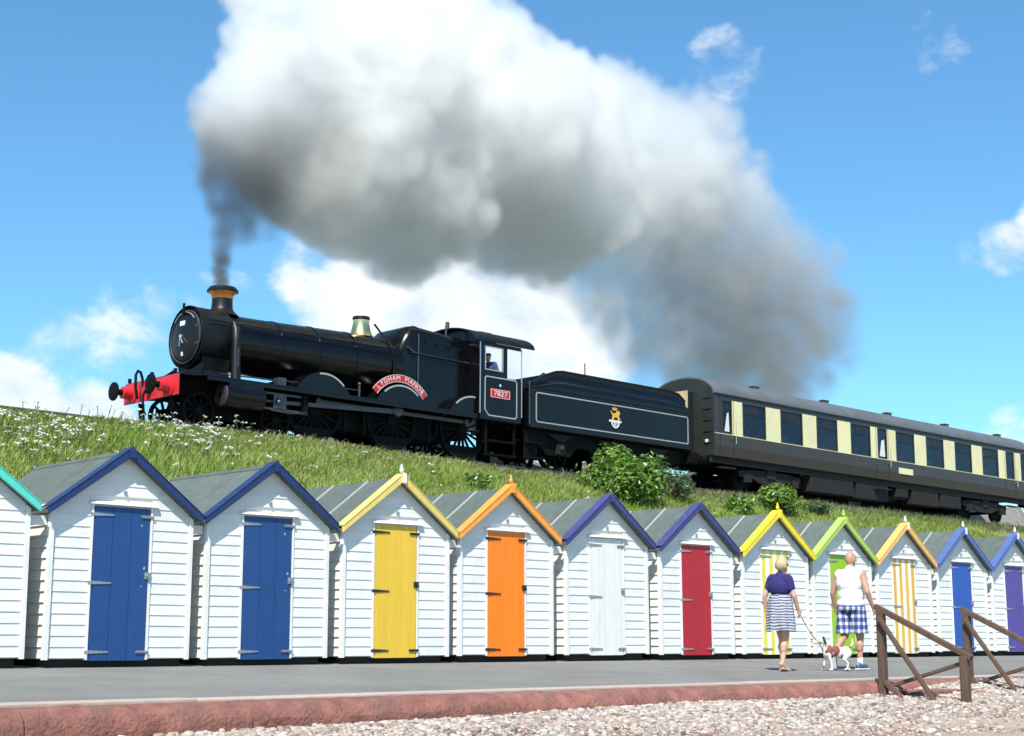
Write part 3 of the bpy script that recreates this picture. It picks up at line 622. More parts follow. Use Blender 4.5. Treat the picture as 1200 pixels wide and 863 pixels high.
for s_ in (-1, 1):
    c0 = (6.57, DR); a0, a1 = R(38), R(143)
    outer = arc_pts(c0, 1.22, a0, a1, 24); inner = arc_pts(c0, 1.01, a0, a1, 24)
    pl = P(MB().loft([[(a[0], s_ * 1.15, a[1]), (a[0], s_ * 1.175, a[1]), (c[0], s_ * 1.175, c[1]), (c[0], s_ * 1.15, c[1])] for a, c in zip(outer, inner)]), 'nameplate', plate_red)
    for rr in (1.012, 1.205):
        o2 = arc_pts(c0, rr + .013, a0, a1, 24); i2 = arc_pts(c0, rr, a0, a1, 24)
        P(MB().loft([[(a[0], s_ * 1.174, a[1]), (a[0], s_ * 1.184, a[1]), (c[0], s_ * 1.184, c[1]), (c[0], s_ * 1.174, c[1])] for a, c in zip(o2, i2)]), 'plate_rim', plate_letter, pl)
    word = 'LYDHAM MANOR'; aa = lin(R(134), R(47), len(word))
    for cch, a in zip(word, aa):
        if cch == ' ': continue
        me = shared(('let', cch), lambda: text_mesh(cch, .185, plate_letter, .006))
        o = link('letter', me, pl)
        if s_ < 0:
            o.location = (c0[0] + 1.115 * math.cos(a) - X0, -1.180, c0[1] + 1.115 * math.sin(a))
            o.matrix_local = Matrix.Translation(o.location) @ Matrix.Rotation(math.pi / 2 - a, 4, 'Y') @ Matrix.Rotation(math.pi / 2, 4, 'X')
        else:
            a2 = math.pi - a
            o.matrix_local = Matrix.Translation((c0[0] + 1.115 * math.cos(a2) - X0, 1.180, c0[1] + 1.115 * math.sin(a2))) @ Matrix.Rotation(math.pi / 2 - a2, 4, 'Y') @ Matrix.Rotation(math.pi, 4, 'Z') @ Matrix.Rotation(math.pi / 2, 4, 'X')
# small lubricator fittings on the running plate
P(MB().box(2.5, 2.75, -1.2, -1.0, 1.286, 1.5).tube((2.62, -1.22, 1.42), (2.62, -1.0, 1.42), .06, n=10), 'lubricator', bright_steel, smooth=40)
P(MB().tube((5.2, -1.1, 1.286), (5.2, -1.1, 1.62), .03, n=8).ball((5.2, -1.1, 1.66), .05, n=8, m=6), 'valve_stem', bright_steel, smooth=40)
P(MB().pathtube([(.9, -1.0, 1.40), (3.2, -1.05, 1.46), (5.3, -1.05, 1.5)], .018, 6), 'ejector_pipe', bright_steel)
# cab
cab = P(MB().box(9.36, 10.95, -1.3, 1.3, 1.16, 1.30), 'cab', black_paint)
for s_ in (-1, 1):
    b = MB(); ya, yb = s_ * 1.335 - .015, s_ * 1.335 + .015
    b.box(9.37, 9.57, ya, yb, 1.18, 3.42).box(9.57, 11.0, ya, yb, 1.18, 2.44).box(9.57, 10.25, ya, yb, 2.44, 2.62).box(9.57, 10.25, ya, yb, 3.28, 3.42).box(10.25, 10.44, ya, yb, 2.44, 3.42).box(10.44, 11.0, ya, yb, 3.32, 3.42)
    side = P(b, 'cab_side', black_paint, cab)
    yo = s_ * 1.353
    P(MB().bar((9.365, yo, 1.32), (9.365, yo, 3.40), .03, .02), 'cab_edge_beading', handrail_m, side)
    P(MB().tube((11.04, s_ * 1.33, 1.35), (11.04, s_ * 1.33, 3.36), .018, n=8), 'handrail', handrail_m, side, 40)
    def loop(b, pts, w, y, dy=.006):
        pts = [Vector((p[0], p[1])) for p in pts]; n = len(pts); c = sum(pts, Vector((0, 0))) / n
        inn = []
        for i in range(n):
            d0 = (pts[i] - pts[i - 1]).normalized(); d1 = (pts[(i + 1) % n] - pts[i]).normalized()
            n0 = Vector((-d0.y, d0.x)); n1 = Vector((-d1.y, d1.x)); m = (n0 + n1).normalized(); m *= w / max(m.dot(n0), .3)
            inn.append(pts[i] + m)
        for i in range(n):
            j = (i + 1) % n; q = [pts[i], pts[j], inn[j], inn[i]]
            b.hexa([(v.x, y - dy, v.y) for v in q] + [(v.x, y + dy, v.y) for v in q])
        return b
    P(loop(MB(), [(9.70, 1.27), (10.77, 1.27), (10.84, 1.34), (10.84, 2.36), (10.77, 2.43), (9.60, 2.43), (9.54, 2.36), (9.54, 1.44)], .036, yo), 'lining', lining_m, side)
    P(loop(MB(), [(9.55, 2.60), (10.27, 2.60), (10.27, 3.30), (9.55, 3.30)], .03, yo), 'window_beading', lining_m, side)
    npl = P(MB().box(9.76, 10.54, min(yo, yo + s_ * .02), max(yo, yo + s_ * .02), 1.81, 2.08), 'number_plate', plate_red, side, bevel=.02)
    P(loop(MB(), [(9.775, 1.825), (10.525, 1.825), (10.525, 2.065), (9.775, 2.065)], .014, yo + s_ * .02, .004), 'plate_rim', plate_letter, npl)
    o = link('numerals', shared('num', lambda: text_mesh('7827', .27, plate_letter, .006)), npl)
    o.matrix_local = Matrix.Translation((10.15 - X0, yo + s_ * .023, 1.945)) @ (Matrix.Rotation(math.pi, 4, 'Z') if s_ > 0 else Matrix.Identity(4)) @ Matrix.Rotation(math.pi / 2, 4, 'X') @ Matrix.Diagonal((1.02, .78, 1, 1))
    P(MB().lathe([(0, .001), (0, .045)], (10.15, yo + s_ * .008, 2.20), 'y', 14), 'route_disc', M('pale blue disc', (.45, .55, .7), .5), side)
    b = MB()
    for sz in (.18, .58): b.box(9.75, 10.85, min(s_ * 1.05, s_ * 1.33), max(s_ * 1.05, s_ * 1.33), sz - .02, sz + .02)
    b.box(9.72, 9.77, s_ * 1.2 - .03, s_ * 1.2 + .03, .16, 1.17).box(10.83, 10.88, s_ * 1.2 - .03, s_ * 1.2 + .03, .16, 1.17)
    P(b, 'cab_step', frame_black)
P(MB().prism([(-1.32, 1.30), (-1.32, 3.42)] + [(1.32 * math.cos(a), 3.42 + .46 * math.sin(a)) for a in lin(math.pi, 0, 17)][1:-1] + [(1.32, 3.42), (1.32, 1.30)], 9.37, 9.41, 'x'), 'cab_front', black_paint, cab)
P(MB().box(9.6, 10.6, -1.28, -.55, 1.302, 1.41), 'footboard', sleeper_m, cab)
def roof_sec(x, hw, z0, h, th=.035, n=18):
    o_ = [(x, hw * math.cos(a), z0 + h * math.sin(a)) for a in lin(math.pi, 0, n)]
    i_ = [(x, (hw - th) * math.cos(a), z0 + (h - th) * math.sin(a)) for a in lin(0, math.pi, n)]
    return o_ + i_
crf = P(MB().loft([roof_sec(9.12, 1.40, 3.42, .50), roof_sec(11.52, 1.40, 3.42, .50)]), 'cab_roof', smokebox_m, cab, 30)
P(MB().lathe([(3.86, .06), (4.06, .06), (4.08, .04), (4.08, .001)], (9.0, -.32, -.02), 'z', 12).pathtube([(8.95, -.32, 3.55), (8.95, -.32, 3.95)], .03, 8), 'whistle', bright_steel, crf, 40)
P(MB().box(10.2, 10.7, -.4, .4, 3.905, 3.96), 'roof_vent', smokebox_m, crf)
P(MB().box(9.42, 9.5, -.7, .7, 1.4, 3.1).lathe([(9.5, .001), (9.5, .12)], (0, .3, 2.6), 'x', 12), 'backhead', M('backhead copper black', (.05, .035, .03), .5), cab)

# ---- tender
X0T = 15.0; OFT = (X0T, 0, 0)
ten = train_root('tender', 'black lined tender with gold lion emblem coupled behind the locomotive', 'tender', X0T)
def PT(b, name, mat, parent=None, smooth=None, bevel=0.0): return b.build(name, mat, parent or ten, smooth, OFT, bevel)
tb = PT(MB().box(11.40, 18.80, -1.30, 1.30, 1.12, 2.34), 'tank', black_paint, bevel=.03)
for s_ in (-1, 1):
    prof = [(1.30, 2.33), (1.315, 2.45), (1.29, 2.56), (1.20, 2.64), (1.11, 2.74), (1.09, 2.98), (1.12, 3.04), (1.06, 3.04), (1.05, 2.72), (1.15, 2.60), (1.25, 2.50), (1.27, 2.33)]
    def sec(x, k): return [(x, s_ * y, 2.33 + (z - 2.33) * k) for y, z in prof]
    PT(MB().loft([sec(11.5, .18), sec(11.75, .30), sec(12.25, .72), sec(12.7, .94), sec(13.0, 1.0), sec(17.9, 1.0), sec(18.45, .93), sec(18.80, .62)]), 'coping', black_paint, tb, 40)
PT(MB().prism([(12.7, 2.34), (12.9, 3.0), (12.95, 3.0), (12.95, 2.34)], -1.06, 1.06, 'y').prism([(18.35, 2.34), (18.35, 3.0), (18.4, 3.0), (18.75, 2.4), (18.75, 2.34)], -1.06, 1.06, 'y'), 'coal_plate', black_paint, tb)
b = MB()
rr = random.Random(4)
for k in range(240):
    cx = rr.uniform(13.1, 17.6); cyy = rr.uniform(-.95, .95); s = rr.uniform(.08, .17)
    cz = 2.82 + .16 * (1 - (cyy / 1.0) ** 2) - .02 * abs(cx - 14.6) + rr.uniform(-.06, .05)
    n0 = len(b.v); b.ball((cx, cyy, cz), s, s * rr.uniform(.7, 1.2), s * rr.uniform(.6, 1), n=6, m=4)
    for q in range(n0, len(b.v)): b.v[q] = tuple(c + rr.uniform(-.03, .03) for c in b.v[q])
o = PT(b, 'coal', coal_m, tb); o['kind'] = 'stuff'
PT(MB().box(13.05, 17.9, -1.05, 1.05, 2.34, 2.8), 'coal_space', coal_m, tb)
PT(MB().tube((14.2, -.9, 2.9), (14.2, -.9, 3.45), .018, n=6).tube((12.1, .9, 2.4), (12.1, .9, 3.2), .018, n=6), 'fire_iron', frame_black, tb)
for s_ in (-1, 1):
    PT(loop(MB(), [(11.72, 1.30), (18.62, 1.30), (18.68, 1.36), (18.68, 2.15), (18.62, 2.21), (11.72, 2.21), (11.66, 2.15), (11.66, 1.36)], .036, s_ * 1.306), 'lining', lining_m, tb)
    PT(MB().tube((11.38, s_ * 1.32, 1.2), (11.38, s_ * 1.32, 2.5), .018, n=8), 'handrail', bright_steel, tb, 40)
    # outside frame with axleboxes and springs
    PT(MB().prism([(11.4, 1.115), (18.8, 1.115), (18.8, .78), (18.2, .60), (17.9, .42), (16.9, .42), (16.5, .72), (15.9, .72), (15.6, .42), (14.6, .42), (14.2, .72), (13.7, .72), (13.4, .42), (12.4, .42), (12.1, .65), (11.4, .7)], s_ * 1.0 - .02, s_ * 1.0 + .02, 'y'), 'frame', frame_black)
    for wx in (12.9, 15.1, 17.4):
        PT(MB().box(wx - .14, wx + .14, s_ * 1.08 - .08, s_ * 1.08 + .08, .46, .76).ball((wx, s_ * 1.16, .62), .08, n=8, m=6), 'axlebox', under_m, smooth=40)
        bb_ = MB()
        for q in range(6): bb_.box(wx - .5 + q * .07, wx + .5 - q * .07, s_ * 1.09 - .04, s_ * 1.09 + .04, 1.02 - q * .035, 1.052 - q * .035)
        PT(bb_, 'leaf_spring', under_m)
        o = link('wheel', wheel_mesh(.62, 10, hub=.13), ten, (wx - X0T, s_ * .75, .62)); o.rotation_euler = (0, 0, 0 if s_ < 0 else math.pi)
    PT(MB().box(11.45, 11.95, min(s_ * 1.02, s_ * 1.3), max(s_ * 1.02, s_ * 1.3), .22, .26).box(11.45, 11.95, min(s_ * 1.02, s_ * 1.3), max(s_ * 1.02, s_ * 1.3), .66, .70).box(11.42, 11.98, s_ * 1.03 - .02, s_ * 1.03 + .02, .2, 1.12), 'step', frame_black)
    # emblem: lion standing over a spoked wheel, crown above
    y = s_ * 1.308
    em = PT(MB().prism([(14.86, 1.66), (15.42, 1.66), (15.42, 1.72), (14.86, 1.72)], y - .006, y + .006, 'y'), 'emblem', white_tr, tb)
    wl = MB(); c_ = (15.14, 1.66)
    wl.prism(arc_pts(c_, .19, R(180), R(360), 14) + arc_pts(c_, .14, R(360), R(180), 14), y - .0085, y + .0085, 'y')
    for q in range(5):
        a = R(195 + q * 37.5); wl.bar((c_[0], y, c_[1] - .0), (c_[0] + .15 * math.cos(a), y, c_[1] + .15 * math.sin(a)), .018, .014, up=(0, 1, 0))
    PT(wl, 'emblem_wheel', white_tr, em)
    fx = -1 if s_ < 0 else 1
    L_ = [(-.20, .08), (-.12, .07), (-.10, .14), (-.02, .16), (.06, .14), (.08, .07), (.15, .07), (.14, .12), (.12, .18), (.17, .24), (.22, .32), (.19, .34), (.12, .27), (.06, .27), (-.04, .30), (-.08, .36), (-.15, .38), (-.20, .33), (-.22, .27), (-.17, .25), (-.17, .17), (-.22, .13)]
    PT(MB().prism([(15.14 + u * (-fx) * -1, 1.66 + w) for u, w in L_], y - .0075, y + .0075, 'y'), 'emblem_lion', gold, em)
    PT(MB().prism([(15.02, 2.03), (15.20, 2.03), (15.23, 2.12), (15.16, 2.08), (15.11, 2.14), (15.06, 2.08), (14.99, 2.12)], y - .0065, y + .0065, 'y'), 'emblem_crown', gold, em)
for wx in (12.9, 15.1, 17.4): PT(MB().tube((wx, -1.0, .62), (wx, 1.0, .62), .08, n=12), 'axle', frame_black, smooth=40)
for s_ in (-1, 1):
    PT(MB().lathe([(18.80, .17), (19.05, .14), (19.05, .07), (19.22, .07), (19.24, .22), (19.28, .22), (19.28, .001)], (0, s_ * .87, .95), 'x', 20), 'buffer', frame_black, smooth=40)
PT(MB().box(18.8, 18.86, -1.25, 1.25, .72, 1.12), 'buffer_beam', frame_black)

# ---- carriage
X0C = 30.5; OFC = (X0C, 0, 0)
coach = train_root('railway_carriage', 'chocolate and cream railway carriage with dark windows behind the tender', 'carriage', X0C)
def PC(b, name, mat, parent=None, smooth=None, bevel=0.0): return b.build(name, mat, parent or coach, smooth, OFC, bevel)
CX0, CX1 = 19.97, 41.40; HB = 1.36; ZB, ZW, ZT, ZG = 1.08, 1.84, 3.00, 3.15
wins = [(20.38, 20.92, 'd')] + [(21.50 + 2.15 * k, 22.80 + 2.15 * k, 'w') for k in range(4)] + [(29.72, 30.36, 'd')] + [(30.98 + 2.15 * k, 32.28 + 2.15 * k, 'w') for k in range(4)] + [(39.36, 40.05, 'd'), (40.62, 41.12, 'l')]
floor_ = PC(MB().box(CX0, CX1, -1.28, 1.28, 1.05, 1.18), 'floor', under_m)
for s_ in (-1, 1):
    ya, yb = min(s_ * HB, s_ * (HB - .05)), max(s_ * HB, s_ * (HB - .05))
    lo = PC(MB().hexa([(CX0, s_ * (HB - .06), ZB), (CX1, s_ * (HB - .06), ZB), (CX1, s_ * (HB - .11), ZB), (CX0, s_ * (HB - .11), ZB), (CX0, s_ * HB, 1.42), (CX1, s_ * HB, 1.42), (CX1, s_ * (HB - .05), 1.42), (CX0, s_ * (HB - .05), 1.42)]).box(CX0, CX1, ya, yb, 1.42, ZW), 'lower_side', choc)
    PC(MB().box(CX0, CX1, ya, yb, ZT, ZG), 'cantrail', choc)
    PC(MB().box(CX0 + .02, CX1, s_ * (HB + .002) - .004, s_ * (HB + .002) + .004, ZW - .022, ZW), 'waist_line', cream, lo)
    x = CX0
    for (a, c, kd) in wins:
        PC(MB().box(x, a, ya, yb, ZW, ZT), 'pillar', choc if x == CX0 else cream); x = c
        wy = s_ * (HB - .03)
        z1 = ZW + .03
        w = PC(loop(MB(), [(a, z1 - .03), (c, z1 - .03), (c, ZT), (a, ZT)], .035, s_ * (HB - .012), .020), 'window', choc)
        PC(MB().box(a + .03, c - .03, wy - .006, wy + .006, z1, ZT - .03), 'pane', glass_m, w)
        if kd == 'w':
            PC(MB().box(a + .38, c - .42, wy + s_ * .007 - .006, wy + s_ * .007 + .006, ZT - .36, ZT - .06), 'sliding_vent', vent_dark, w)
            PC(MB().box(a + .03, c - .03, wy + s_ * .012 - .008, wy + s_ * .012 + .008, ZT - .40, ZT - .375), 'vent_bar', vent_dark, w)
        if kd != 'w' and a < 35:
            PC(MB().hexa([(a + .16, wy + s_ * .006, z1 + .06), (c - .12, wy + s_ * .006, z1 + .06), (c - .12, wy + s_ * .011, z1 + .06), (a + .16, wy + s_ * .011, z1 + .06), (a + .30, wy + s_ * .006, z1 + .66), (c - .16, wy + s_ * .006, z1 + .72), (c - .16, wy + s_ * .011, z1 + .72), (a + .30, wy + s_ * .011, z1 + .66)]), 'window_notice', blind_m, w)
    PC(MB().box(x, CX1, ya, yb, ZW, ZT), 'pillar', cream)
    for (a, c, kd) in wins:
        if kd == 'd':
            dm = MB(); yo = s_ * (HB + .004)
            for q in (a - .10, c + .08): dm.box(q - .006, q + .006, yo - .004, yo + .004, ZB + .1, ZT + .1)
            d = PC(dm, 'door_seam', vent_dark)
            PC(MB().tube((c + .02, yo + s_ * .03, 1.72), (c - .10, yo + s_ * .03, 1.72), .016, n=6).tube((c + .16, yo + s_ * .04, 1.55), (c + .16, yo + s_ * .04, 2.3), .014, n=6), 'door_handle', brass, d)
            PC(MB().box(a - .1, c + .1, min(s_ * 1.2, s_ * 1.42), max(s_ * 1.2, s_ * 1.42), .68, .72), 'footstep', under_m)
    PC(MB().box(31.12, 32.10, s_ * (HB + .006) - .008, s_ * (HB + .006) + .008, 1.37, 1.60), 'name_board', cream, lo, bevel=.004)
    PC(MB().box(CX0, CX1, s_ * 1.16 - .04, s_ * 1.16 + .04, .86, 1.07), 'solebar', under_m)
PC(MB().box(CX0 + .04, CX1 - .04, -.03, .03, 1.19, 3.70), 'light_blocker', inside_m)  # added sheet down the middle, stops light through the far windows
seat_me = MB().box(-.09, .09, -.5, .5, 0, 1.22).box(-.12, -.09, -.42, -.1, .85, 1.20).box(-.12, -.09, .1, .42, .85, 1.20).mesh('seat_back', seat_m)
lamp_me = MB().lathe([(0, .05), (.02, .05), (.03, .012), (.14, .012)], (0, 0, 0), 'z', 10).lathe([(.13, .085), (.27, .05), (.27, .001)], (0, 0, 0), 'z', 12).mesh('table_lamp', lamp_m, 40)
for s_ in (-1, 1):
    for (a, c, kd) in wins:
        if kd != 'w': continue
        link('seat_back', seat_me, coach, (a - .35 - X0C, s_ * .72, 1.19)); link('table_lamp', lamp_me, coach, ((a + c) / 2 + random.uniform(-.1, .1) - X0C, s_ * 1.12, 1.88))
        PC(MB().box((a + c) / 2 - .35, (a + c) / 2 + .35, min(s_ * .5, s_ * 1.28), max(s_ * .5, s_ * 1.28), 1.85, 1.878), 'table', lamp_m)
rs = MB().loft([roof_sec(CX0 - .03, HB + .02, ZG + .001, .69, .05, 24), roof_sec(CX1 + .03, HB + .02, ZG + .001, .69, .05, 24)])
rf = PC(rs, 'roof', coach_roof, smooth=30)
for s_ in (-1, 1): PC(MB().box(CX0, CX1, s_ * (HB + .025) - .02, s_ * (HB + .025) + .02, ZG - .02, ZG + .035), 'gutter', vent_dark, rf)
vb = MB().box(-.16, .16, -.1, .1, 0, .09).box(-.2, .2, -.13, .13, .09, .105).mesh('roof_ventilator', coach_roof)
for k, vx in enumerate(lin(21.2, 40.3, 10)):
    o = link('roof_ventilator', vb, rf, (vx - X0C, -.5 if k % 2 else .5, ZG + .69 * math.sqrt(1 - (.5 / 1.38) ** 2) - .02))
# ends
for ex, sg in ((CX0, -1), (CX1, 1)):
    e = PC(MB().prism([(-HB + .03, ZB), (-HB + .03, ZG)] + [(HB * math.cos(a), ZG + .64 * math.sin(a)) for a in lin(math.pi, 0, 17)][1:-1] + [(HB - .03, ZG), (HB - .03, ZB)], ex - .001 if sg > 0 else ex - .03, ex + .03 if sg > 0 else ex + .001, 'x'), 'end_wall', coach_end_m)
    a, c = sorted((ex + sg * .03, ex + sg * .34))
    gw = PC(MB().box(a, c, -.50, -.42, 1.15, 3.2).box(a, c, .42, .50, 1.15, 3.2).box(a, c, -.50, .50, 3.2, 3.28).box(a, c, -.50, .50, 1.1, 1.15), 'gangway', vent_dark, e)
    a, c = sorted((ex + sg * .34, ex + sg * .38))
    PC(MB().box(a, c, -.52, .52, 1.1, 3.3), 'gangway_shield', tan_m, gw)
    PC(MB().box(*sorted((ex + sg * .031, ex + sg * .05)), .62, 1.26, 2.0, 3.35), 'end_panel', tan_m, e)
    b = MB()
    for q in range(5): b.box(*sorted((ex + sg * .03, ex + sg * .06)), -1.26, -.92, 1.5 + q * .38, 1.53 + q * .38)
    PC(b, 'end_step', coach_end_m, e)
    PC(MB().box(*sorted((ex + sg * .03, ex + sg * .10)), -1.12, -1.04, 1.52, 1.62), 'jumper_box', white_tr, e)
    for s_ in (-1, 1):
        PC(MB().lathe([(0, .17), (sg * .22, .14), (sg * .22, .07), (sg * .44, .07), (sg * .46, .22), (sg * .50, .22), (sg * .50, .001)], (ex, s_ * .87, .95), 'x', 20), 'buffer', frame_black, e, 40)
# bogies
for bx in (23.4, 38.0):
    bg2 = PC(MB().box(bx - .25, bx + .25, -1.1, 1.1, .55, .9), 'bogie', under_m)
    for s_ in (-1, 1):
        PC(MB().prism([(bx - 1.75, .72), (bx - 1.75, .55), (bx - 1.0, .50), (bx - .5, .34), (bx + .5, .34), (bx + 1.0, .50), (bx + 1.75, .55), (bx + 1.75, .72), (bx + .8, .80), (bx - .8, .80)], s_ * 1.02 - .04, s_ * 1.02 + .04, 'y'), 'bogie_frame', under_m, bg2)
        for wx in (bx - 1.35, bx + 1.35):
            o = link('wheel', wheel_mesh(.46, 0, hub=.12), coach, (wx - X0C, s_ * .75, .46)); o.rotation_euler = (0, 0, 0 if s_ < 0 else math.pi)
            PC(MB().box(wx - .13, wx + .13, s_ * 1.1 - .08, s_ * 1.1 + .08, .34, .60), 'axlebox', under_m, bg2)
    for wx in (bx - 1.35, bx + 1.35): PC(MB().tube((wx, -.8, .46), (wx, .8, .46), .07, n=10), 'axle', under_m, bg2)
for (a, c, zb) in ((25.6, 28.3, .30), (28.5, 30.6, .26), (31.2, 32.0, .5), (32.3, 34.2, .30), (34.4, 35.9, .34)):
    for s_ in (-1, 1): PC(MB().box(a, c, min(s_ * .6, s_ * 1.18), max(s_ * .6, s_ * 1.18), zb, .86), 'equipment_box', under_m, bevel=.02)
PC(MB().tube((30.8, -.4, .6), (32.2, -.4, .6), .22, n=14).bar((25.5, 0, .75), (36, 0, .5), .06), 'brake_cylinder', under_m, smooth=40)
PC(MB().bar((25.2, -1.0, .86), (27.2, -.9, .48), .06).bar((27.2, -.9, .48), (34.2, -.9, .48), .06).bar((34.2, -.9, .48), (36.2, -1.0, .86), .06), 'truss', under_m)

# ------------------------------------------------------------------ handrails on the beach steps
def handrail_set(X, label):
    t = thing('step_handrail', label, 'handrail', (X, 11.02, -.36), group='handrails beside the beach steps')
    def bar(name, p0, p1, w, h): return MB().bar(p0, p1, w, h, up=(1, 0, 0)).build(name, rail_wood, t, bevel=.008)
    MB().box(-.048, .048, -.048, .048, -.25, 1.0).build('post', rail_wood, t, bevel=.01)
    MB().box(-.05, .05, -1.20, -1.10, -.5, .42).build('post', rail_wood, t, bevel=.01)
    bar('top_rail', (0, .08, 1.045), (0, -1.25, .40), .065, .08)
    bar('brace', (-.085, -.02, .90), (-.085, -.86, -.24), .045, .068)
    bar('brace', (.085, -.04, .04), (.085, -1.15, .36), .045, .062)
    bar('strut', (-.03, -.05, .10), (-.03, -.42, -.22), .06, .07)
    return t
handrail_set(17.12, 'weathered brown timber handrail on the shingle, its short post standing in the stones')
handrail_set(19.22, 'brown timber handrail in front of the blue and purple doors')
for k in range(1):
    o = MB().box(17.35, 19.05, 10.62 - k * .34, 11.0 - k * .34, -1.2, -.37).build('stone_step', stone_red, None, bevel=.02)
    tag(o, 'worn red sandstone step between the two timber handrails', 'step')

# ------------------------------------------------------------------ shingle
def ico():
    p = (1 + 5 ** .5) / 2
    v = np.array([(-1, p, 0), (1, p, 0), (-1, -p, 0), (1, -p, 0), (0, -1, p), (0, 1, p), (0, -1, -p), (0, 1, -p), (p, 0, -1), (p, 0, 1), (-p, 0, -1), (-p, 0, 1)], float)
    f = np.array([(0, 11, 5), (0, 5, 1), (0, 1, 7), (0, 7, 10), (0, 10, 11), (1, 5, 9), (5, 11, 4), (11, 10, 2), (10, 7, 6), (7, 1, 8), (3, 9, 4), (3, 4, 2), (3, 2, 6), (3, 6, 8), (3, 8, 9), (4, 9, 5), (2, 4, 11), (6, 2, 10), (8, 6, 7), (9, 8, 1)])
    return v / np.linalg.norm(v[0]), f
def pebbles(n):
    v0, f0 = ico()
    x = RNG.uniform(2, 30, n); y = 11.12 - np.abs(RNG.normal(0, 1.25, n)) ** 1.15
    keep = RNG.random(n) < np.clip(1.25 - .36 * np.maximum(0, 9.9 - y) * (1 + .5 * np.sin(x * .9)), .06, 1)
    x, y = x[keep], y[keep]; n = len(x)
    s = RNG.gamma(2.2, .0062, n) + .006; s = np.minimum(s, .055)
    z = np.array([beach_z(a, b) for a, b in zip(x, y)]) + s * .15
    sc3 = np.stack([s * RNG.uniform(.8, 1.4, n), s * RNG.uniform(.7, 1.1, n), s * RNG.uniform(.45, .8, n)], 1)
    a = RNG.uniform(0, 6.28, n); ca, sa = np.cos(a), np.sin(a)
    P_ = v0[None] * sc3[:, None] * RNG.uniform(.86, 1.12, (n, 12, 1))
    Q = np.stack([P_[..., 0] * ca[:, None] - P_[..., 1] * sa[:, None], P_[..., 0] * sa[:, None] + P_[..., 1] * ca[:, None], P_[..., 2]], -1)
    Q += np.stack([x, y, z], 1)[:, None]
    pal = np.array([(.42, .365, .31), (.33, .275, .23), (.50, .45, .40), (.23, .20, .18), (.36, .25, .19), (.41, .295, .225), (.13, .115, .105), (.25, .13, .10), (.47, .38, .31)])
    c = pal[RNG.choice(len(pal), n, p=[.2, .16, .2, .1, .1, .1, .05, .03, .06])] * RNG.uniform(.8, 1.1, (n, 1))
    F = f0[None] + (np.arange(n) * 12)[:, None, None]
    return npmesh('shingle', Q.reshape(-1, 3), F.reshape(-1, 3), M('beach pebbles', rough=.75, var=.12, scale=30, attr='tone'), np.repeat(c, 12, 0), smooth=True)
o = link('shingle', pebbles(62000)); tag(o, 'pale grey and pink pebbles heaped below the red kerb', 'pebbles', kind='stuff')

# ------------------------------------------------------------------ vegetation
def bank_z(X, Y):
    pr = bank_prof(X)
    if Y > 29.7: return lip_z(X) + .05
    return float(np.interp(Y, [p[0] for p in pr], [p[1] for p in pr]))
def on_bank(px, py):
    Y = 20.0
    while Y < 30:
        p = at(px, py, Y)
        if p.z <= bank_z(p.x, Y): return p
        Y += .05
    return at(px, py, 29.8)
def blades(n, x0, x1, y0, y1, hmin, hmax, wid, pal, hfun=None):
    X = RNG.uniform(x0, x1, n); Y = y1 - (y1 - y0) * RNG.random(n) ** 1.5
    Z = np.array([bank_z(a, b) for a, b in zip(X, Y)]) - .02
    clump = .6 + .4 * np.sin(X * 2.1 + 1.3 * np.sin(Y * 1.7)) * np.sin(Y * 2.6 + X * .6)
    h = RNG.uniform(hmin, hmax, n) * (.55 + .6 * clump)
    if hfun is not None: h *= hfun(X, Y)
    a = RNG.uniform(0, 6.28, n); dx, dy = np.cos(a) * wid, np.sin(a) * wid
    lx, ly = RNG.normal(.05, .10, n), RNG.normal(0, .09, n)
    b0 = np.stack([X - dx, Y - dy, Z], 1); b1 = np.stack([X + dx, Y + dy, Z], 1)
    m0 = np.stack([X - dx * .8 + lx * .35, Y - dy * .8 + ly * .35, Z + h * .6], 1); m1 = np.stack([X + dx * .8 + lx * .35, Y + dy * .8 + ly * .35, Z + h * .6], 1)
    t0 = np.stack([X + lx * 1.0, Y + ly, Z + h], 1); t1 = np.stack([X + lx + dx * .2, Y + ly + dy * .2, Z + h], 1)
    V = np.stack([b0, b1, m1, m0, t1, t0], 1).reshape(-1, 3)
    i = np.arange(n)[:, None] * 6
    F = np.concatenate([i + np.array([[0, 1, 2, 3]]), i + np.array([[3, 2, 4, 5]])], 0)
    c = pal[RNG.integers(0, len(pal), n)] * (.75 + .35 * np.clip(clump, 0, 1))[:, None] * RNG.uniform(.8, 1.2, (n, 1))
    return V, F, np.repeat(c, 6, 0)
leaf_m = M('leaf green', rough=.6, var=.1, scale=3, attr='tone', trans=.35)
gpal = np.array([(.17, .28, .025), (.22, .33, .035), (.28, .36, .055), (.33, .36, .09), (.14, .24, .02), (.36, .36, .15)])
V, F, c = blades(100000, 9, 52, 22.5, 29.9, .12, .34, .012, gpal, lambda X, Y: np.where(X < 18, 1.1, .8) * np.clip((30.6 - Y) / 2.2, .3, 1))
o = link('grass', npmesh('grass', V, F, leaf_m, c)); tag(o, 'long green grass covering the railway bank', 'grass', kind='stuff')
dpal = np.array([(.40, .36, .20), (.34, .31, .15), (.26, .26, .10), (.45, .42, .27)])
V, F, c = blades(9000, 17, 46, 28.9, 30.6, .06, .2, .010, dpal)
V2, F2, c2 = blades(9000, 30, 62, 29.0, 30.6, .08, .28, .012, np.array([(.06, .10, .03), (.09, .13, .04), (.13, .15, .06), (.20, .19, .10)]))
V, F, c = np.concatenate([V, V2]), np.concatenate([F, F2 + len(V)]), np.concatenate([c, c2])
o = link('dry_grass', npmesh('dry_grass', V, F, leaf_m, c)); tag(o, 'dry straw-coloured grass along the top of the bank', 'dry grass', kind='stuff')
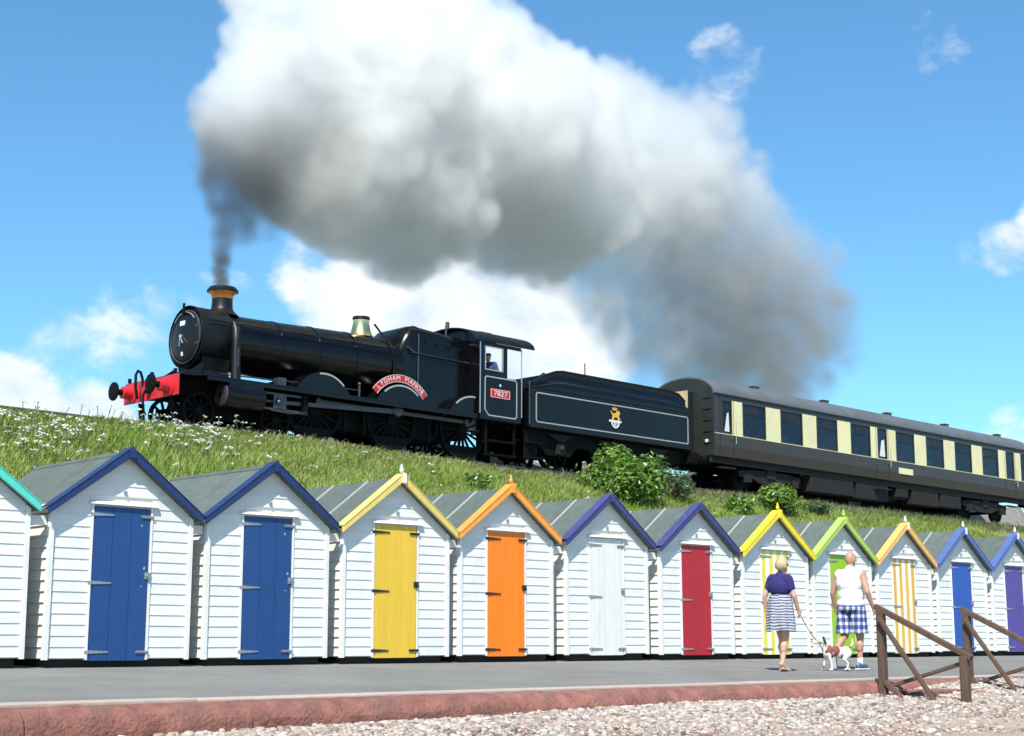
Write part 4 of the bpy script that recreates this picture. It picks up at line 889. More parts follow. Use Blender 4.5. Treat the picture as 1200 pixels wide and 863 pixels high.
def umbels(spots):
    vs_, fs_, cs = [], [], []
    def quad(c, r, col, tilt=.5):
        nrm = Vector((RNG.normal(0, tilt), RNG.normal(-.3, tilt), 1)).normalized(); a = nrm.orthogonal().normalized(); b = nrm.cross(a); o_ = len(vs_)
        for k in range(5):
            an = 2 * math.pi * k / 5; vs_.append(tuple(c + (a * math.cos(an) + b * math.sin(an)) * r))
        fs_.append(tuple(range(o_, o_ + 5))); cs.extend([col] * 5)
    for (X, Y, h, n) in spots:
        base = Vector((X, Y, bank_z(X, Y))); top = base + Vector((RNG.normal(.03, .08), RNG.normal(0, .08), h))
        o_ = len(vs_); w = .008
        for p in (base, (base + top) / 2, top): vs_.extend([(p.x - w, p.y, p.z), (p.x + w, p.y, p.z)]); cs.extend([(.14, .20, .05)] * 2)
        stem.extend([(o_, o_ + 1, o_ + 3, o_ + 2), (o_ + 2, o_ + 3, o_ + 5, o_ + 4)])
        for k in range(n):
            an = RNG.uniform(0, 6.28); r = .085 * math.sqrt(RNG.random())
            quad(top + Vector((math.cos(an) * r, math.sin(an) * r, RNG.uniform(-.02, .02))), RNG.uniform(.018, .032), tuple(np.array((.74, .74, .66)) * RNG.uniform(.85, 1.1)))
    return vs_, fs_, cs
stem = []; spots = []
def clump(px, py, n, spread, h):
    p = on_bank(px, py)
    for k in range(int(n * .6)):
        X = p.x + RNG.normal(0, spread); Y = min(29.9, p.y + RNG.normal(0, spread * .7)); spots.append((X, Y, h * RNG.uniform(.35, .9), int(RNG.integers(5, 11))))
for a in ((10, 530, 60, .7, .55), (40, 515, 60, .7, .6), (65, 520, 40, .6, .5), (5, 500, 40, .7, .6), (215, 525, 30, .5, .4), (195, 512, 45, .7, .4), (250, 528, 25, .6, .35), (120, 505, 30, 1.0, .5), (170, 500, 30, 1.2, .4), (300, 520, 18, 1.5, .25), (240, 505, 25, 1.0, .3), (500, 552, 8, 1.2, .2)): clump(*a)
for k in range(70): spots.append((RNG.uniform(11, 38), RNG.uniform(25, 29.9), RNG.uniform(.15, .4), int(RNG.integers(3, 7))))
vs_, fs_, cs = umbels(spots)
me = bpy.data.meshes.new('wildflowers'); me.from_pydata(vs_, [], fs_ + stem); me.update()
ca = me.color_attributes.new('tone', 'FLOAT_COLOR', 'POINT'); ca.data.foreach_set('color', np.array([(*q, 1) for q in cs], np.float32).ravel()); me.materials.append(leaf_m)
o = link('wildflowers', me); tag(o, 'white cow parsley flowers scattered over the grass bank', 'wildflowers', kind='stuff')

def shrub(name, label, loc, rx, ry, rz, n, leaf, pal, flowers=0, group=None):
    t = thing(name, label, 'shrub', loc, group=group)
    nc = 16; C_ = []
    for k in range(nc):
        a = RNG.uniform(0, 6.28); r = math.sqrt(RNG.random()) * .85; C_.append((r * math.cos(a) * rx, r * math.sin(a) * ry, rz * (.35 + RNG.random() * .75 * (1 - r * r * .7)), RNG.uniform(.28, .5) * min(rx, rz)))
    C_ = np.array(C_); idx = RNG.integers(0, nc, n); d = RNG.normal(0, 1, (n, 3)); d /= np.linalg.norm(d, axis=1)[:, None]
    pos = C_[idx, :3] + d * (C_[idx, 3] * (.45 + .6 * RNG.random(n)))[:, None]
    pos[:, 2] = np.maximum(pos[:, 2], .03)
    nr = d * .7 + RNG.normal(0, .5, (n, 3)) + np.array([0, 0, .5]); nr /= np.linalg.norm(nr, axis=1)[:, None]
    u = np.cross(nr, RNG.normal(0, 1, (n, 3))); u /= np.linalg.norm(u, axis=1)[:, None]; w = np.cross(nr, u)
    L_ = leaf * RNG.uniform(.6, 1.3, (n, 1))
    V = np.stack([pos - u * L_, pos + w * L_ * .42, pos + u * L_, pos - w * L_ * .42], 1).reshape(-1, 3)
    F = np.arange(n * 4).reshape(-1, 4); c = pal[RNG.integers(0, len(pal), n)] * RNG.uniform(.75, 1.25, (n, 1))
    if flowers: sel = RNG.random(n) < flowers; c[sel] = (.72, .72, .62)
    link('foliage', npmesh('foliage', V, F, leaf_m, np.repeat(c, 4, 0)), t)
    b = MB()
    for k in range(nc): b.pathtube([(C_[k, 0] * .15, C_[k, 1] * .15, -.15), (C_[k, 0] * .55, C_[k, 1] * .55, C_[k, 2] * .5), (C_[k, 0], C_[k, 1], C_[k, 2])], [.03, .02, .008], 5)
    b.build('stem', M('shrub stem', (.10, .07, .045), .9), t); return t
sp1 = np.array([(.12, .24, .022), (.16, .30, .03), (.09, .18, .02), (.22, .34, .06)]); sp2 = np.array([(.05, .10, .03), (.08, .13, .05), (.12, .17, .07)])
def shrub_at(px, py, Y, *a, **k):
    p = at(px, py, Y); shrub_loc = (p.x, Y, bank_z(p.x, Y) - .05); return shrub_loc
shrub('leafy_shrub', 'bright green leafy shrub on the bank below the tender', shrub_at(728, 590, 28.3), 1.6, .9, 1.12, 6000, .08, sp1, .035)
shrub('grey_shrub', 'dark grey-green weedy shrub beside the leafy shrub under the tender', shrub_at(782, 590, 28.8), .8, .6, .8, 900, .07, sp2, .02)
shrub('leafy_shrub', 'small bright green shrub behind the yellow striped-door hut', shrub_at(916, 600, 28.4), .75, .6, .8, 1900, .075, sp1, .02)
shrub('leafy_shrub', 'low green shrub behind the red-doored hut', shrub_at(868, 604, 28.0), .6, .5, .5, 1200, .07, sp1, .05)
shrub('leafy_shrub', 'tiny green plant behind the lime-doored hut', shrub_at(958, 606, 28.6), .4, .4, .55, 500, .06, sp2, .0)
shrub('leafy_shrub', 'low weedy plant behind the orange-doored hut', shrub_at(560, 570, 27.6), .35, .35, .45, 420, .06, sp1, .12)
o = None

# ------------------------------------------------------------------ people and dog
def rc(b, p0, p1, r0, r1):
    b.tube(p0, p1, r0, r1, 10); b.ball(p0, r0, n=10, m=6); b.ball(p1, r1, n=10, m=6)
def blob(name, prims, mat, parent, voxel=.012, smooth=6):
    b = MB()
    for q in prims:
        if len(q) == 4 and not hasattr(q[2], '__len__'): rc(b, q[0], q[1], q[2], q[3])
        else: b.ball(q[0], *q[1], n=14, m=9)
    me = b.mesh(name, mat); o = link(name, me, parent)
    r_ = o.modifiers.new('skin', 'REMESH'); r_.mode = 'VOXEL'; r_.voxel_size = voxel; r_.use_smooth_shade = True
    if smooth: s_ = o.modifiers.new('soft', 'SMOOTH'); s_.factor = .5; s_.iterations = smooth
    return o
def hand(p, d, side, k=1.0):
    """relaxed hand: palm, four unequal bent fingers, thumb leaving the side of the palm"""
    p = Vector(p); d = Vector(d).normalized(); fwd = Vector((1, 0, 0)); fwd = (fwd - d * fwd.dot(d)).normalized(); inn = Vector((0, -side, 0))
    pr = [(tuple(p), tuple(p + d * .075 * k), .026 * k, .030 * k), (tuple(p + fwd * .018 * k + d * .02), tuple(p + d * .08 * k + fwd * .022 * k), .016 * k, .015 * k), (tuple(p - fwd * .018 * k + d * .02), tuple(p + d * .075 * k - fwd * .024 * k), .016 * k, .014 * k)]
    for i, L_ in enumerate((.062, .072, .066, .052)):
        q = p + d * .082 * k + fwd * (.030 - .020 * i) * k; m = q + (d * .8 + inn * .45).normalized() * L_ * .55 * k; e = m + (d * .45 + inn * .85).normalized() * L_ * .5 * k
        pr += [(tuple(q), tuple(m), .0088 * k, .0084 * k), (tuple(m), tuple(e), .0084 * k, .0074 * k)]
    q = p + d * .03 * k + fwd * .028 * k; m = q + (fwd * .8 + d * .6).normalized() * .035 * k; e = m + (d * .9 + fwd * .25).normalized() * .03 * k
    return pr + [(tuple(q), tuple(m), .011 * k, .010 * k), (tuple(m), tuple(e), .010 * k, .008 * k)]
def person(label, loc, rz, J, skin, k=1.0):
    """J: joints in local metres, facing +x, left is +y. The bare body is one continuous mesh."""
    t = thing('person', label, 'person', loc, (0, 0, rz))
    s_ = J['sh']; h = J['hip']; pr = []
    hz = J['head']
    pr += [((0, 0, h[2] + .03), (.13 * k, .17 * k, .12)), ((.02, 0, h[2] + .20), (.13 * k, .155 * k, .17)), ((.0, 0, s_[2] - .13), (.125 * k, .175 * k, .18)), ((0, -s_[1] * .85, s_[2]), (0, s_[1] * .85, s_[2]), .07, .07), ((-.01, 0, s_[2] + .0), (hz[0] - .015, 0, hz[2] - .10), .058, .054),
           ((hz[0], hz[1], hz[2] + .01), (.098, .078, .115)), ((hz[0] + .035, hz[1], hz[2] - .06), (.062, .056, .06)), ((hz[0] + .098, hz[1], hz[2] - .005), (hz[0] + .112, hz[1], hz[2] - .035), .010, .014), ((hz[0] + .092, hz[1], hz[2] - .068), (.012, .026, .010)),
           ((hz[0] - .005, hz[1] + .080, hz[2] - .01), (.018, .010, .030)), ((hz[0] - .005, hz[1] - .080, hz[2] - .01), (.018, .010, .030))]
    for side, sg in (('l', 1), ('r', -1)):
        S = (s_[0], sg * s_[1], s_[2] - .015); E, W = J['el_' + side], J['wr_' + side]
        pr += [(S, E, .056 * k, .043 * k), (E, W, .042 * k, .029), (S, (S[0], S[1], S[2] - .06), .062 * k, .055 * k)] + hand(W, Vector(W) - Vector(E), sg)
        H = (h[0], sg * h[1], h[2]); K, A, T = J['kn_' + side], J['an_' + side], J['toe_' + side]
        m = tuple(Vector(K).lerp(Vector(A), .3) + Vector((-.018, 0, 0)))
        heel = Vector(A) + (Vector(A) - Vector(T)).normalized() * .05 + Vector((0, 0, -.03))
        pr += [(H, K, .092 * k, .057 * k), (K, A, .052 * k, .036), (m, tuple(Vector(K).lerp(Vector(A), .45) + Vector((-.015, 0, 0))), .058 * k, .05 * k), (tuple(heel), T, .034, .028), (A, tuple(Vector(T).lerp(Vector(A), .3)), .036, .03)]
    blob('body', pr, skin, t, .0075, 4)
    for sg in (-1, 1):
        MB().ball((hz[0] + .087, hz[1] + sg * .032, hz[2] + .005), .010, n=8, m=6).build('eye', M('eye', (.04, .03, .025), .2), t, 60)
    return t
GZ = lambda y: prom_z(y) + .002
# man in a sleeveless white top and checked shorts
mY = 13.5; mp = at(1000, 788, mY)
J = dict(sh=(0, .205, 1.44), hip=(0, .10, .93), head=(.04, -.0, 1.665), el_r=(-.03, -.30, 1.16), wr_r=(.09, -.325, .93), el_l=(.0, .30, 1.16), wr_l=(.09, .31, .93),
         kn_r=(.07, -.10, .50), an_r=(.03, -.10, .085), toe_r=(.19, -.115, .035), kn_l=(-.04, .10, .51), an_l=(-.36, .11, .26), toe_l=(-.36, .12, .09))
man = person('bald man in white sleeveless top and blue checked shorts walking on the promenade', (mp.x, mY, GZ(mY)), R(6), J, skin_tan, 1.12)
white_cloth = M('white cotton', (.86, .86, .86), .9, var=.04, scale=8, bump=.3, bscale=14)
blob('vest', [((0, 0, .99), (.185, .225, .10)), ((.03, 0, 1.12), (.185, .215, .17)), ((.0, 0, 1.30), (.165, .225, .18)), ((0, -.165, 1.43), (0, .165, 1.43), .086, .086), ((-.01, 0, 1.47), (0, 0, 1.50), .085, .075)], white_cloth, man, .011, 5)
def checks(N, L, co):
    sx = N('ShaderNodeSeparateXYZ'); L(co, sx.inputs[0])
    def stripe(a, b, fr, lo):
        ad = N('ShaderNodeMath'); ad.operation = 'ADD'; L(a, ad.inputs[0]); 
        if b is not None: L(b, ad.inputs[1])
        else: ad.inputs[1].default_value = 10.0
        mu = N('ShaderNodeMath'); mu.operation = 'MULTIPLY'; L(ad.outputs[0], mu.inputs[0]); mu.inputs[1].default_value = fr
        fc = N('ShaderNodeMath'); fc.operation = 'FRACT'; L(mu.outputs[0], fc.inputs[0]); g_ = N('ShaderNodeMath'); g_.operation = 'GREATER_THAN'; L(fc.outputs[0], g_.inputs[0]); g_.inputs[1].default_value = lo; return g_.outputs[0]
    a = stripe(sx.outputs['Z'], None, 9.0, .42); ad2 = N('ShaderNodeMath'); ad2.operation = 'SUBTRACT'; L(sx.outputs['Y'], ad2.inputs[0]); L(sx.outputs['X'], ad2.inputs[1])
    b = stripe(ad2.outputs[0], None, 9.0, .42); s2 = N('ShaderNodeMath'); s2.operation = 'ADD'; L(a, s2.inputs[0]); L(b, s2.inputs[1]); dv = N('ShaderNodeMath'); dv.operation = 'DIVIDE'; L(s2.outputs[0], dv.inputs[0]); dv.inputs[1].default_value = 2
    r_ = N('ShaderNodeValToRGB'); r_.color_ramp.interpolation = 'CONSTANT'; e = r_.color_ramp.elements; e[0].position = 0; e[0].color = (.68, .70, .74, 1); e[1].position = .4; e[1].color = (.16, .20, .36, 1)
    n_ = e.new(.8); n_.color = (.03, .045, .15, 1); L(dv.outputs[0], r_.inputs[0]); return r_.outputs[0]
chk = pattern_mat('blue check cotton', checks)
sh_ = MB().ball((0, 0, .93), .178, .222, .11, n=28, m=14)
for sg, kx in ((-1, .05), (1, -.03)):
    sh_.loft([[(kx * (.95 - z) / .4 + (r + .007 * math.sin(5 * a + z * 9)) * math.cos(a), sg * .108 + (r + .007 * math.sin(5 * a + z * 9)) * 1.0 * math.sin(a), z) for a in [2 * math.pi * k / 28 for k in range(28)]] for z, r in ((.95, .112), (.85, .118), (.72, .121), (.60, .127), (.54, .131), (.545, .118), (.66, .108))], caps=False)
sh_.build('shorts', chk, man, 60)
sock = M('white sock', (.8, .8, .8), .9); shoe = M('blue trainer', (.04, .09, .20), .6)
blob('sock', [((.045, -.10, .17), (.03, -.10, .06), .047, .045)], sock, man, .01, 2); blob('sock', [((-.27, .11, .32), (-.36, .11, .25), .047, .045)], sock, man, .01, 2)
for nm, hl, to in (('shoe', (-.02, -.10, .045), (.19, -.115, .042)), ('shoe', (-.40, .11, .24), (-.35, .12, .07))):
    s_ = blob(nm, [(hl, to, .046, .042), (tuple(Vector(hl) + Vector((.03, 0, .03))), to, .045, .03)], shoe, man, .01, 2)
    d = (Vector(to) - Vector(hl)).normalized(); dn = Vector((0, 0, -1)); dn = (dn - d * dn.dot(d)).normalized()
    if hl[0] < -.2: dn = Vector((-1, 0, -.3)).normalized()
    MB().bar(Vector(hl) + dn * .034 - d * .04, Vector(to) + dn * .030 + d * .04, .085, .022, up=(dn.x, dn.y, dn.z)).build('sole', white_tr, s_, bevel=.008)
# woman in navy top and striped skirt
wY = 13.5; wp = at(917, 786, wY)
J = dict(sh=(0, .165, 1.325), hip=(0, .085, .86), head=(.06, -.02, 1.515), el_r=(.02, -.245, 1.07), wr_r=(.13, -.245, .87), el_l=(-.06, .255, 1.07), wr_l=(.0, .27, .84),
         kn_r=(.01, -.065, .47), an_r=(-.09, -.06, .11), toe_r=(.05, -.07, .03), kn_l=(.10, .06, .47), an_l=(.11, .06, .08), toe_l=(.26, .07, .03))
woman = person('woman with short blonde hair in navy top and striped skirt holding a dog leash', (wp.x, wY, GZ(wY)), R(4), J, skin_m, 1.02); woman.scale = (.9, .9, 1)
navy_c = M('navy jersey', (.022, .018, .115), .9, var=.08, scale=8, bump=.2, bscale=16)
blob('top', [((.01, 0, 1.02), (.155, .185, .10)), ((.0, 0, 1.20), (.155, .195, .17)), ((0, -.14, 1.31), (0, .14, 1.31), .085, .085), ((0, -.165, 1.30), (.006, -.20, 1.185), .076, .072), ((0, .165, 1.30), (-.02, .20, 1.185), .076, .072), ((-.01, 0, 1.34), (.005, 0, 1.37), .078, .066)], navy_c, woman, .011, 4)
def stripes(N, L, co):
    nz = N('ShaderNodeTexNoise'); nz.inputs['Scale'].default_value = 7; L(co, nz.inputs['Vector'])
    sx = N('ShaderNodeSeparateXYZ'); L(co, sx.inputs[0]); ad = N('ShaderNodeMath'); ad.operation = 'MULTIPLY_ADD'; L(nz.outputs['Fac'], ad.inputs[0]); ad.inputs[1].default_value = .05; L(sx.outputs['Z'], ad.inputs[2])
    mu = N('ShaderNodeMath'); mu.operation = 'MULTIPLY'; L(ad.outputs[0], mu.inputs[0]); mu.inputs[1].default_value = 25; fc = N('ShaderNodeMath'); fc.operation = 'FRACT'; L(mu.outputs[0], fc.inputs[0])
    r_ = N('ShaderNodeValToRGB'); e = r_.color_ramp.elements; e[0].color = (.50, .51, .55, 1); e[0].position = .3; e[1].position = .62; e[1].color = (.08, .085, .13, 1); L(fc.outputs[0], r_.inputs[0]); return r_.outputs[0]
stp = pattern_mat('striped jersey', stripes)
rings = []
for z, rx, ry, wv in ((1.09, .150, .185, .0), (1.02, .165, .20, .004), (.92, .185, .215, .008), (.80, .195, .225, .014), (.68, .200, .235, .020), (.57, .195, .240, .026)):
    rings.append([((rx + wv * math.sin(7 * a)) * math.cos(a), (ry + wv * math.sin(7 * a)) * math.sin(a), z + wv * .5 * math.sin(2 * a)) for a in [2 * math.pi * k / 48 for k in range(48)]])
inner = [[(p[0] * .96, p[1] * .96, p[2]) for p in r] for r in rings[::-1]]
MB().loft(rings + inner, caps=False).build('skirt', stp, woman, 60)
hair = M('blonde hair', (.50, .37, .20), .6, var=.3, scale=40, bump=.5, bscale=60, stretch=(1, 1, .2))
blob('hair', [((.045, -.02, 1.555), (.105, .092, .09)), ((.0, -.02, 1.52), (.078, .092, .095)), ((.02, -.105, 1.515), (.05, .018, .06)), ((.02, .065, 1.515), (.05, .018, .06)), ((.11, -.02, 1.59), (.05, .06, .035))], hair, woman, .009, 3)
MB().pathtube([(.03, -.105, 1.525), (.14, -.085, 1.525), (.165, -.02, 1.525), (.14, .045, 1.525), (.03, .065, 1.525)], .006, 6).box(.145, .155, -.075, -.03, 1.50, 1.54).box(.145, .155, -.01, .035, 1.50, 1.54).build('sunglasses', vent_dark, woman)
sandal = M('tan sandal', (.50, .36, .25), .7)
for hl, to in (((-.13, -.06, .045), (.08, -.07, .016)), ((.06, .06, .02), (.29, .07, .016))): MB().bar(hl, to, .085, .03).build('sandal', sandal, woman, bevel=.01)
# dog
dY = 13.35; dp = at(981, 789, dY)
dog = thing('dog', 'small white and brown dog in a red harness on a leash', 'dog', (dp.x, dY, GZ(dY)), (0, 0, R(150)))
dog_white = pattern_mat('dog coat', lambda N, L, co: (lambda nz, r_: (L(co, nz.inputs['Vector']), L(nz.outputs['Fac'], r_.inputs[0]), r_.outputs[0])[2])(N('ShaderNodeTexNoise'), N('ShaderNodeValToRGB')))
nt_ = dog_white.node_tree
for n_ in nt_.nodes:
    if n_.type == 'TEX_NOISE': n_.inputs['Scale'].default_value = 4.2; n_.inputs['Detail'].default_value = 1
    if n_.type == 'VALTORGB':
        n_.color_ramp.elements[0].position = .53; n_.color_ramp.elements[0].color = (.74, .71, .66, 1); n_.color_ramp.elements[1].position = .58; n_.color_ramp.elements[1].color = (.20, .095, .045, 1)
D = [((.12, 0, .27), (.10, .075, .10)), ((-.02, 0, .27), (.12, .068, .082)), ((-.15, 0, .275), (.085, .068, .082)), ((.17, 0, .31), (.23, 0, .41), .058, .048), ((.25, 0, .44), (.065, .055, .055)), ((.29, 0, .425), (.36, 0, .412), .036, .024), ((.375, 0, .418), (.378, 0, .416), .013, .012),
     ((-.21, 0, .32), (-.27, 0, .40), .020, .014), ((-.27, 0, .40), (-.26, 0, .47), .014, .008), ((.22, .045, .47), (.20, .07, .40), .022, .012), ((.22, -.045, .47), (.20, -.07, .40), .022, .012)]
for sg, dx in ((-1, .03), (1, -.03)):
    D += [((.15, sg * .05, .24), (.14 + dx, sg * .052, .13), .036, .020), ((.14 + dx, sg * .052, .13), (.15 + dx * 1.6, sg * .052, .03), .019, .016), ((.15 + dx * 1.6, sg * .052, .022), (.18 + dx * 1.6, sg * .052, .018), .021, .017),
          ((-.17, sg * .05, .25), (-.13 - dx, sg * .055, .17), .052, .032), ((-.13 - dx, sg * .055, .17), (-.20 - dx * 1.4, sg * .055, .105), .028, .018), ((-.20 - dx * 1.4, sg * .055, .105), (-.18 - dx * 1.4, sg * .055, .022), .016, .015), ((-.18 - dx * 1.4, sg * .055, .02), (-.15 - dx * 1.4, sg * .055, .018), .021, .016)]
blob('body', D, dog_white, dog, .008, 3)
blob('harness', [((.13, 0, .28), (.085, .083, .098)), ((.02, 0, .282), (.10, .077, .083))], M('red harness', (.23, .065, .045), .85), dog, .009, 3)
MB().ball((.388, 0, .424), .013, n=8, m=6).build('nose', vent_dark, dog); 
for sg in (-1, 1): MB().ball((.300, sg * .034, .458), .008, n=8, m=5).build('eye', vent_dark, dog)
blob('ear', [((.225, .05, .48), (.20, .078, .395), .022, .016)], M('black fur', (.03, .025, .022), .8), dog, .007, 2); blob('ear', [((.225, -.05, .48), (.20, -.078, .395), .022, .016)], MATS['black fur'], dog, .007, 2)
hnd = Matrix.Translation(woman.location) @ Matrix.Rotation(R(4), 4, 'Z') @ Vector((.17, -.245, .76)); col_ = Matrix.Translation(dog.location) @ Matrix.Rotation(R(150), 4, 'Z') @ Vector((.16, 0, .385))
pts = [hnd.lerp(col_, q / 10) - Vector((0, 0, .10 * math.sin(math.pi * q / 10))) for q in range(11)]
le = MB().pathtube(pts, .006, 6).build('dog_leash', M('black webbing', (.03, .03, .04), .8)); tag(le, 'dark leash running from the hand of the woman to the small dog', 'leash')
# engine driver leaning at the cab window
dv = Vector((20 + 10.07, TRACK_Y - .97, rail_z(30.07) + 1.42))
J = dict(sh=(0, .20, 1.43), hip=(0, .10, .92), head=(.04, 0, 1.64), el_r=(.12, -.30, 1.18), wr_r=(.30, -.18, 1.25), el_l=(.05, .32, 1.17), wr_l=(.2, .25, 1.0), kn_r=(.03, -.10, .50), an_r=(0, -.10, .085), toe_r=(.16, -.115, .035), kn_l=(.02, .10, .50), an_l=(0, .10, .085), toe_l=(.16, .115, .035))
drv = person('engine driver in blue overalls standing at the cab window of the locomotive', tuple(dv), R(200), J, skin_tan, 1.05)
ov = M('blue overalls', (.03, .055, .15), .9, var=.15, scale=9)
blob('overalls', [((0, 0, .96), (.17, .21, .13)), ((.02, 0, 1.14), (.17, .20, .18)), ((0, 0, 1.30), (.16, .215, .18)), ((0, -.17, 1.42), (0, .17, 1.42), .09, .09), ((0, -.2, 1.42), (.12, -.33, 1.18), .075, .06), ((.12, -.33, 1.18), (.28, -.21, 1.245), .058, .045), ((0, .2, 1.42), (.05, .32, 1.17), .075, .06), ((.05, .32, 1.17), (.19, .255, 1.01), .058, .045),
     ((0, -.105, .92), (.03, -.105, .50), .12, .085), ((.03, -.105, .50), (0, -.105, .11), .082, .07), ((0, .105, .92), (.02, .105, .50), .12, .085), ((.02, .105, .50), (0, .105, .11), .082, .07)], ov, drv, .014, 3)
blob('cap', [((.03, 0, 1.72), (.108, .092, .05)), ((.10, 0, 1.70), (.07, .065, .014))], navy_c, drv, .009, 2)

# ------------------------------------------------------------------ smoke and steam from the chimney: one volume, its density laid out from spheres upon spheres
def plume():
    rg = np.random.default_rng(5)
    big = []   # x, y, z, r, edge softness, density, soot (0 white steam .. 1 dark smoke)
    def B(px, py, rpx, dy=0.0, soft=.10, den=1.0):
        Y = TRACK_Y + dy; p = at(px, py, Y); q = at(px + rpx * .7, py - rpx * .7, Y); r = (q - p).length / (1.0 + .18)
        big.append((p.x, p.y, p.z, r, soft, den))
    for k in range(26):
        t_ = k / 25; r = 9.5 + 17 * t_ ** 1.5
        B(259 + 5 * t_ * t_ + 2.2 * math.sin(k * 1.1), 333 - 95 * t_, r, .1 * math.sin(k * .8), .6, 8.5 * (9.5 / r) ** 1.4)
    for (px, py, r, dy) in ((264, 240, 26, .1), (272, 218, 36, .0), (262, 200, 34, -.3), (296, 215, 42, .2), (310, 245, 34, .4), (280, 175, 46, .1), (255, 175, 30, -.3), (285, 270, 24, .2), (325, 215, 44, .5)): B(px, py, r, dy, .3, .8)
    for (px, py, r, dy) in ((292, 125, 58, .3), (335, 60, 62, .5), (330, 0, 56, .6), (400, 70, 88, .8), (400, 165, 98, .9), (455, 100, 92, 1.0), (540, 75, 72, 1.2), (530, 20, 45, 1.2), (480, 30, 50, 1.0), (560, 165, 100, 1.3), (480, 225, 84, 1.1),
                            (600, 110, 66, 1.5), (640, 200, 94, 1.6), (655, 130, 60, 1.6), (410, 240, 55, .8)): B(px, py, r, dy, .085, 1.0)
    for (px, py, r, dy) in ((720, 195, 80, 1.9), (700, 140, 52, 1.8), (750, 150, 46, 2.1), (780, 220, 66, 2.3), (800, 175, 50, 2.3), (590, 250, 60, 1.4), (700, 250, 66, 1.8), (835, 235, 50, 2.5)): B(px, py, r, dy, .32, .62)
    for (px, py, r, dy) in ((540, 275, 46, 1.3), (640, 285, 48, 1.6), (740, 290, 60, 2.0), (820, 265, 66, 2.4), (440, 285, 30, .9), (860, 290, 56, 2.6)): B(px, py, r, dy, .6, .32)
    for (px, py, r, dy) in ((800, 320, 74, 2.3), (860, 320, 74, 2.6), (900, 360, 72, 2.8), (930, 400, 56, 3.0), (870, 410, 70, 2.7), (820, 390, 60, 2.4), (935, 330, 48, 2.9), (720, 340, 50, 2.0), (900, 440, 48, 2.8), (840, 440, 45, 2.5), (760, 385, 52, 2.1), (690, 310, 50, 1.9), (935, 365, 46, 3.0), (935, 430, 38, 3.0), (780, 430, 36, 2.2)): B(px, py, r, dy, .6, .33)
    big = np.array(big)
    lo = (big[:, :3] - big[:, 3:4] * 1.45).min(0); hi = (big[:, :3] + big[:, 3:4] * 1.45).max(0)
    # the smoke starts inside the chimney mouth
    vox = .11; nx, ny, nz = [int(math.ceil(v)) + 1 for v in (hi - lo) / vox]; hi = lo + np.array([nx - 1, ny - 1, nz - 1]) * vox
    D = np.zeros((nz, ny, nx), np.float32)
    ax = [lo[i] + np.arange(n) * vox for i, n in enumerate((nx, ny, nz))]
    # tumbling noise that bends the spheres
    def vnoise(cell, seed):
        r2 = np.random.default_rng(seed); g_ = [int((n * vox) / cell) + 3 for n in (nx, ny, nz)]
        G = r2.random((g_[2], g_[1], g_[0])).astype(np.float32) - .5
        def ip(A, axis, n):
            t = np.arange(n) * vox / cell; i = t.astype(int); f = (t - i); f = f * f * (3 - 2 * f); sh = [1, 1, 1]; sh[axis] = n; f = f.reshape(sh).astype(np.float32)
            return np.take(A, i, axis) * (1 - f) + np.take(A, i + 1, axis) * f
        return ip(ip(ip(G, 0, nz), 1, ny), 2, nx)
    w1 = vnoise(1.6, 1); w2 = vnoise(.7, 2); w3 = vnoise(.33, 3)
    warp = w1 * .55 + w2 * .42 + w3 * .26
    def splat(c, r, soft, den):
        R_ = r * (1.25 + soft); i0 = np.maximum(((c - R_ - lo) / vox).astype(int), 0); i1 = np.minimum(((c + R_ - lo) / vox).astype(int) + 2, (nx, ny, nz))
        if (i1 <= i0).any(): return
        sl = (slice(i0[2], i1[2]), slice(i0[1], i1[1]), slice(i0[0], i1[0]))
        X = ax[0][i0[0]:i1[0]][None, None] - c[0]; Y = ax[1][i0[1]:i1[1]][None, :, None] - c[1]; Z = ax[2][i0[2]:i1[2]][:, None, None] - c[2]
        d = np.sqrt(X * X + Y * Y + Z * Z) / r - warp[sl] * (.30 + .5 * soft) * min(1.0, r / .6) / max(r, .5) ** .5
        v = np.clip((1 - d) / (soft + .05 / r), 0, 1) * den
        D[sl] = np.maximum(D[sl], v)
    for (x, y, z, r, so, de) in big:
        c = np.array((x, y, z)); splat(c, r, so, de)
        if de < .3 or r < .6: continue
        n1 = 30 if r > 1.0 else 12
        for k in range(n1):
            u = rg.normal(0, 1, 3); u /= np.linalg.norm(u); r1 = r * rg.uniform(.26, .50); c1 = c + u * (r - r1 * .55); splat(c1, r1, so * 1.5, de)
            if r1 > .28 and de > .5:
                for j in range(4):
                    w = rg.normal(0, 1, 3); w /= np.linalg.norm(w)
                    if w @ u < 0: w = -w
                    r2_ = r1 * rg.uniform(.28, .48); splat(c1 + w * (r1 - r2_ * .3), r2_, so * 2.2, de)
    D *= np.clip(.72 + 1.1 * (w2 + w3 * .6), .1, 1.5)
    n = nx * ny * nz
    me = bpy.data.meshes.new('smoke'); me.vertices.add(n)
    co = np.zeros((n, 3), np.float32); co[:, 0] = lo[0]; co[:, 1] = lo[1]; co[:, 2] = lo[2]
    me.vertices.foreach_set('co', co.ravel()); a = me.attributes.new('amount', 'FLOAT', 'POINT'); a.data.foreach_set('value', D.ravel())
    o = link('smoke', me)
    ng = bpy.data.node_groups.new('plume', 'GeometryNodeTree'); ng.interface.new_socket('Geometry', in_out='INPUT', socket_type='NodeSocketGeometry'); ng.interface.new_socket('Geometry', in_out='OUTPUT', socket_type='NodeSocketGeometry')
    N = ng.nodes.new; L = ng.links.new; gi = N('NodeGroupInput'); go = N('NodeGroupOutput')
    vc = N('GeometryNodeVolumeCube'); vc.inputs['Min'].default_value = lo; vc.inputs['Max'].default_value = hi
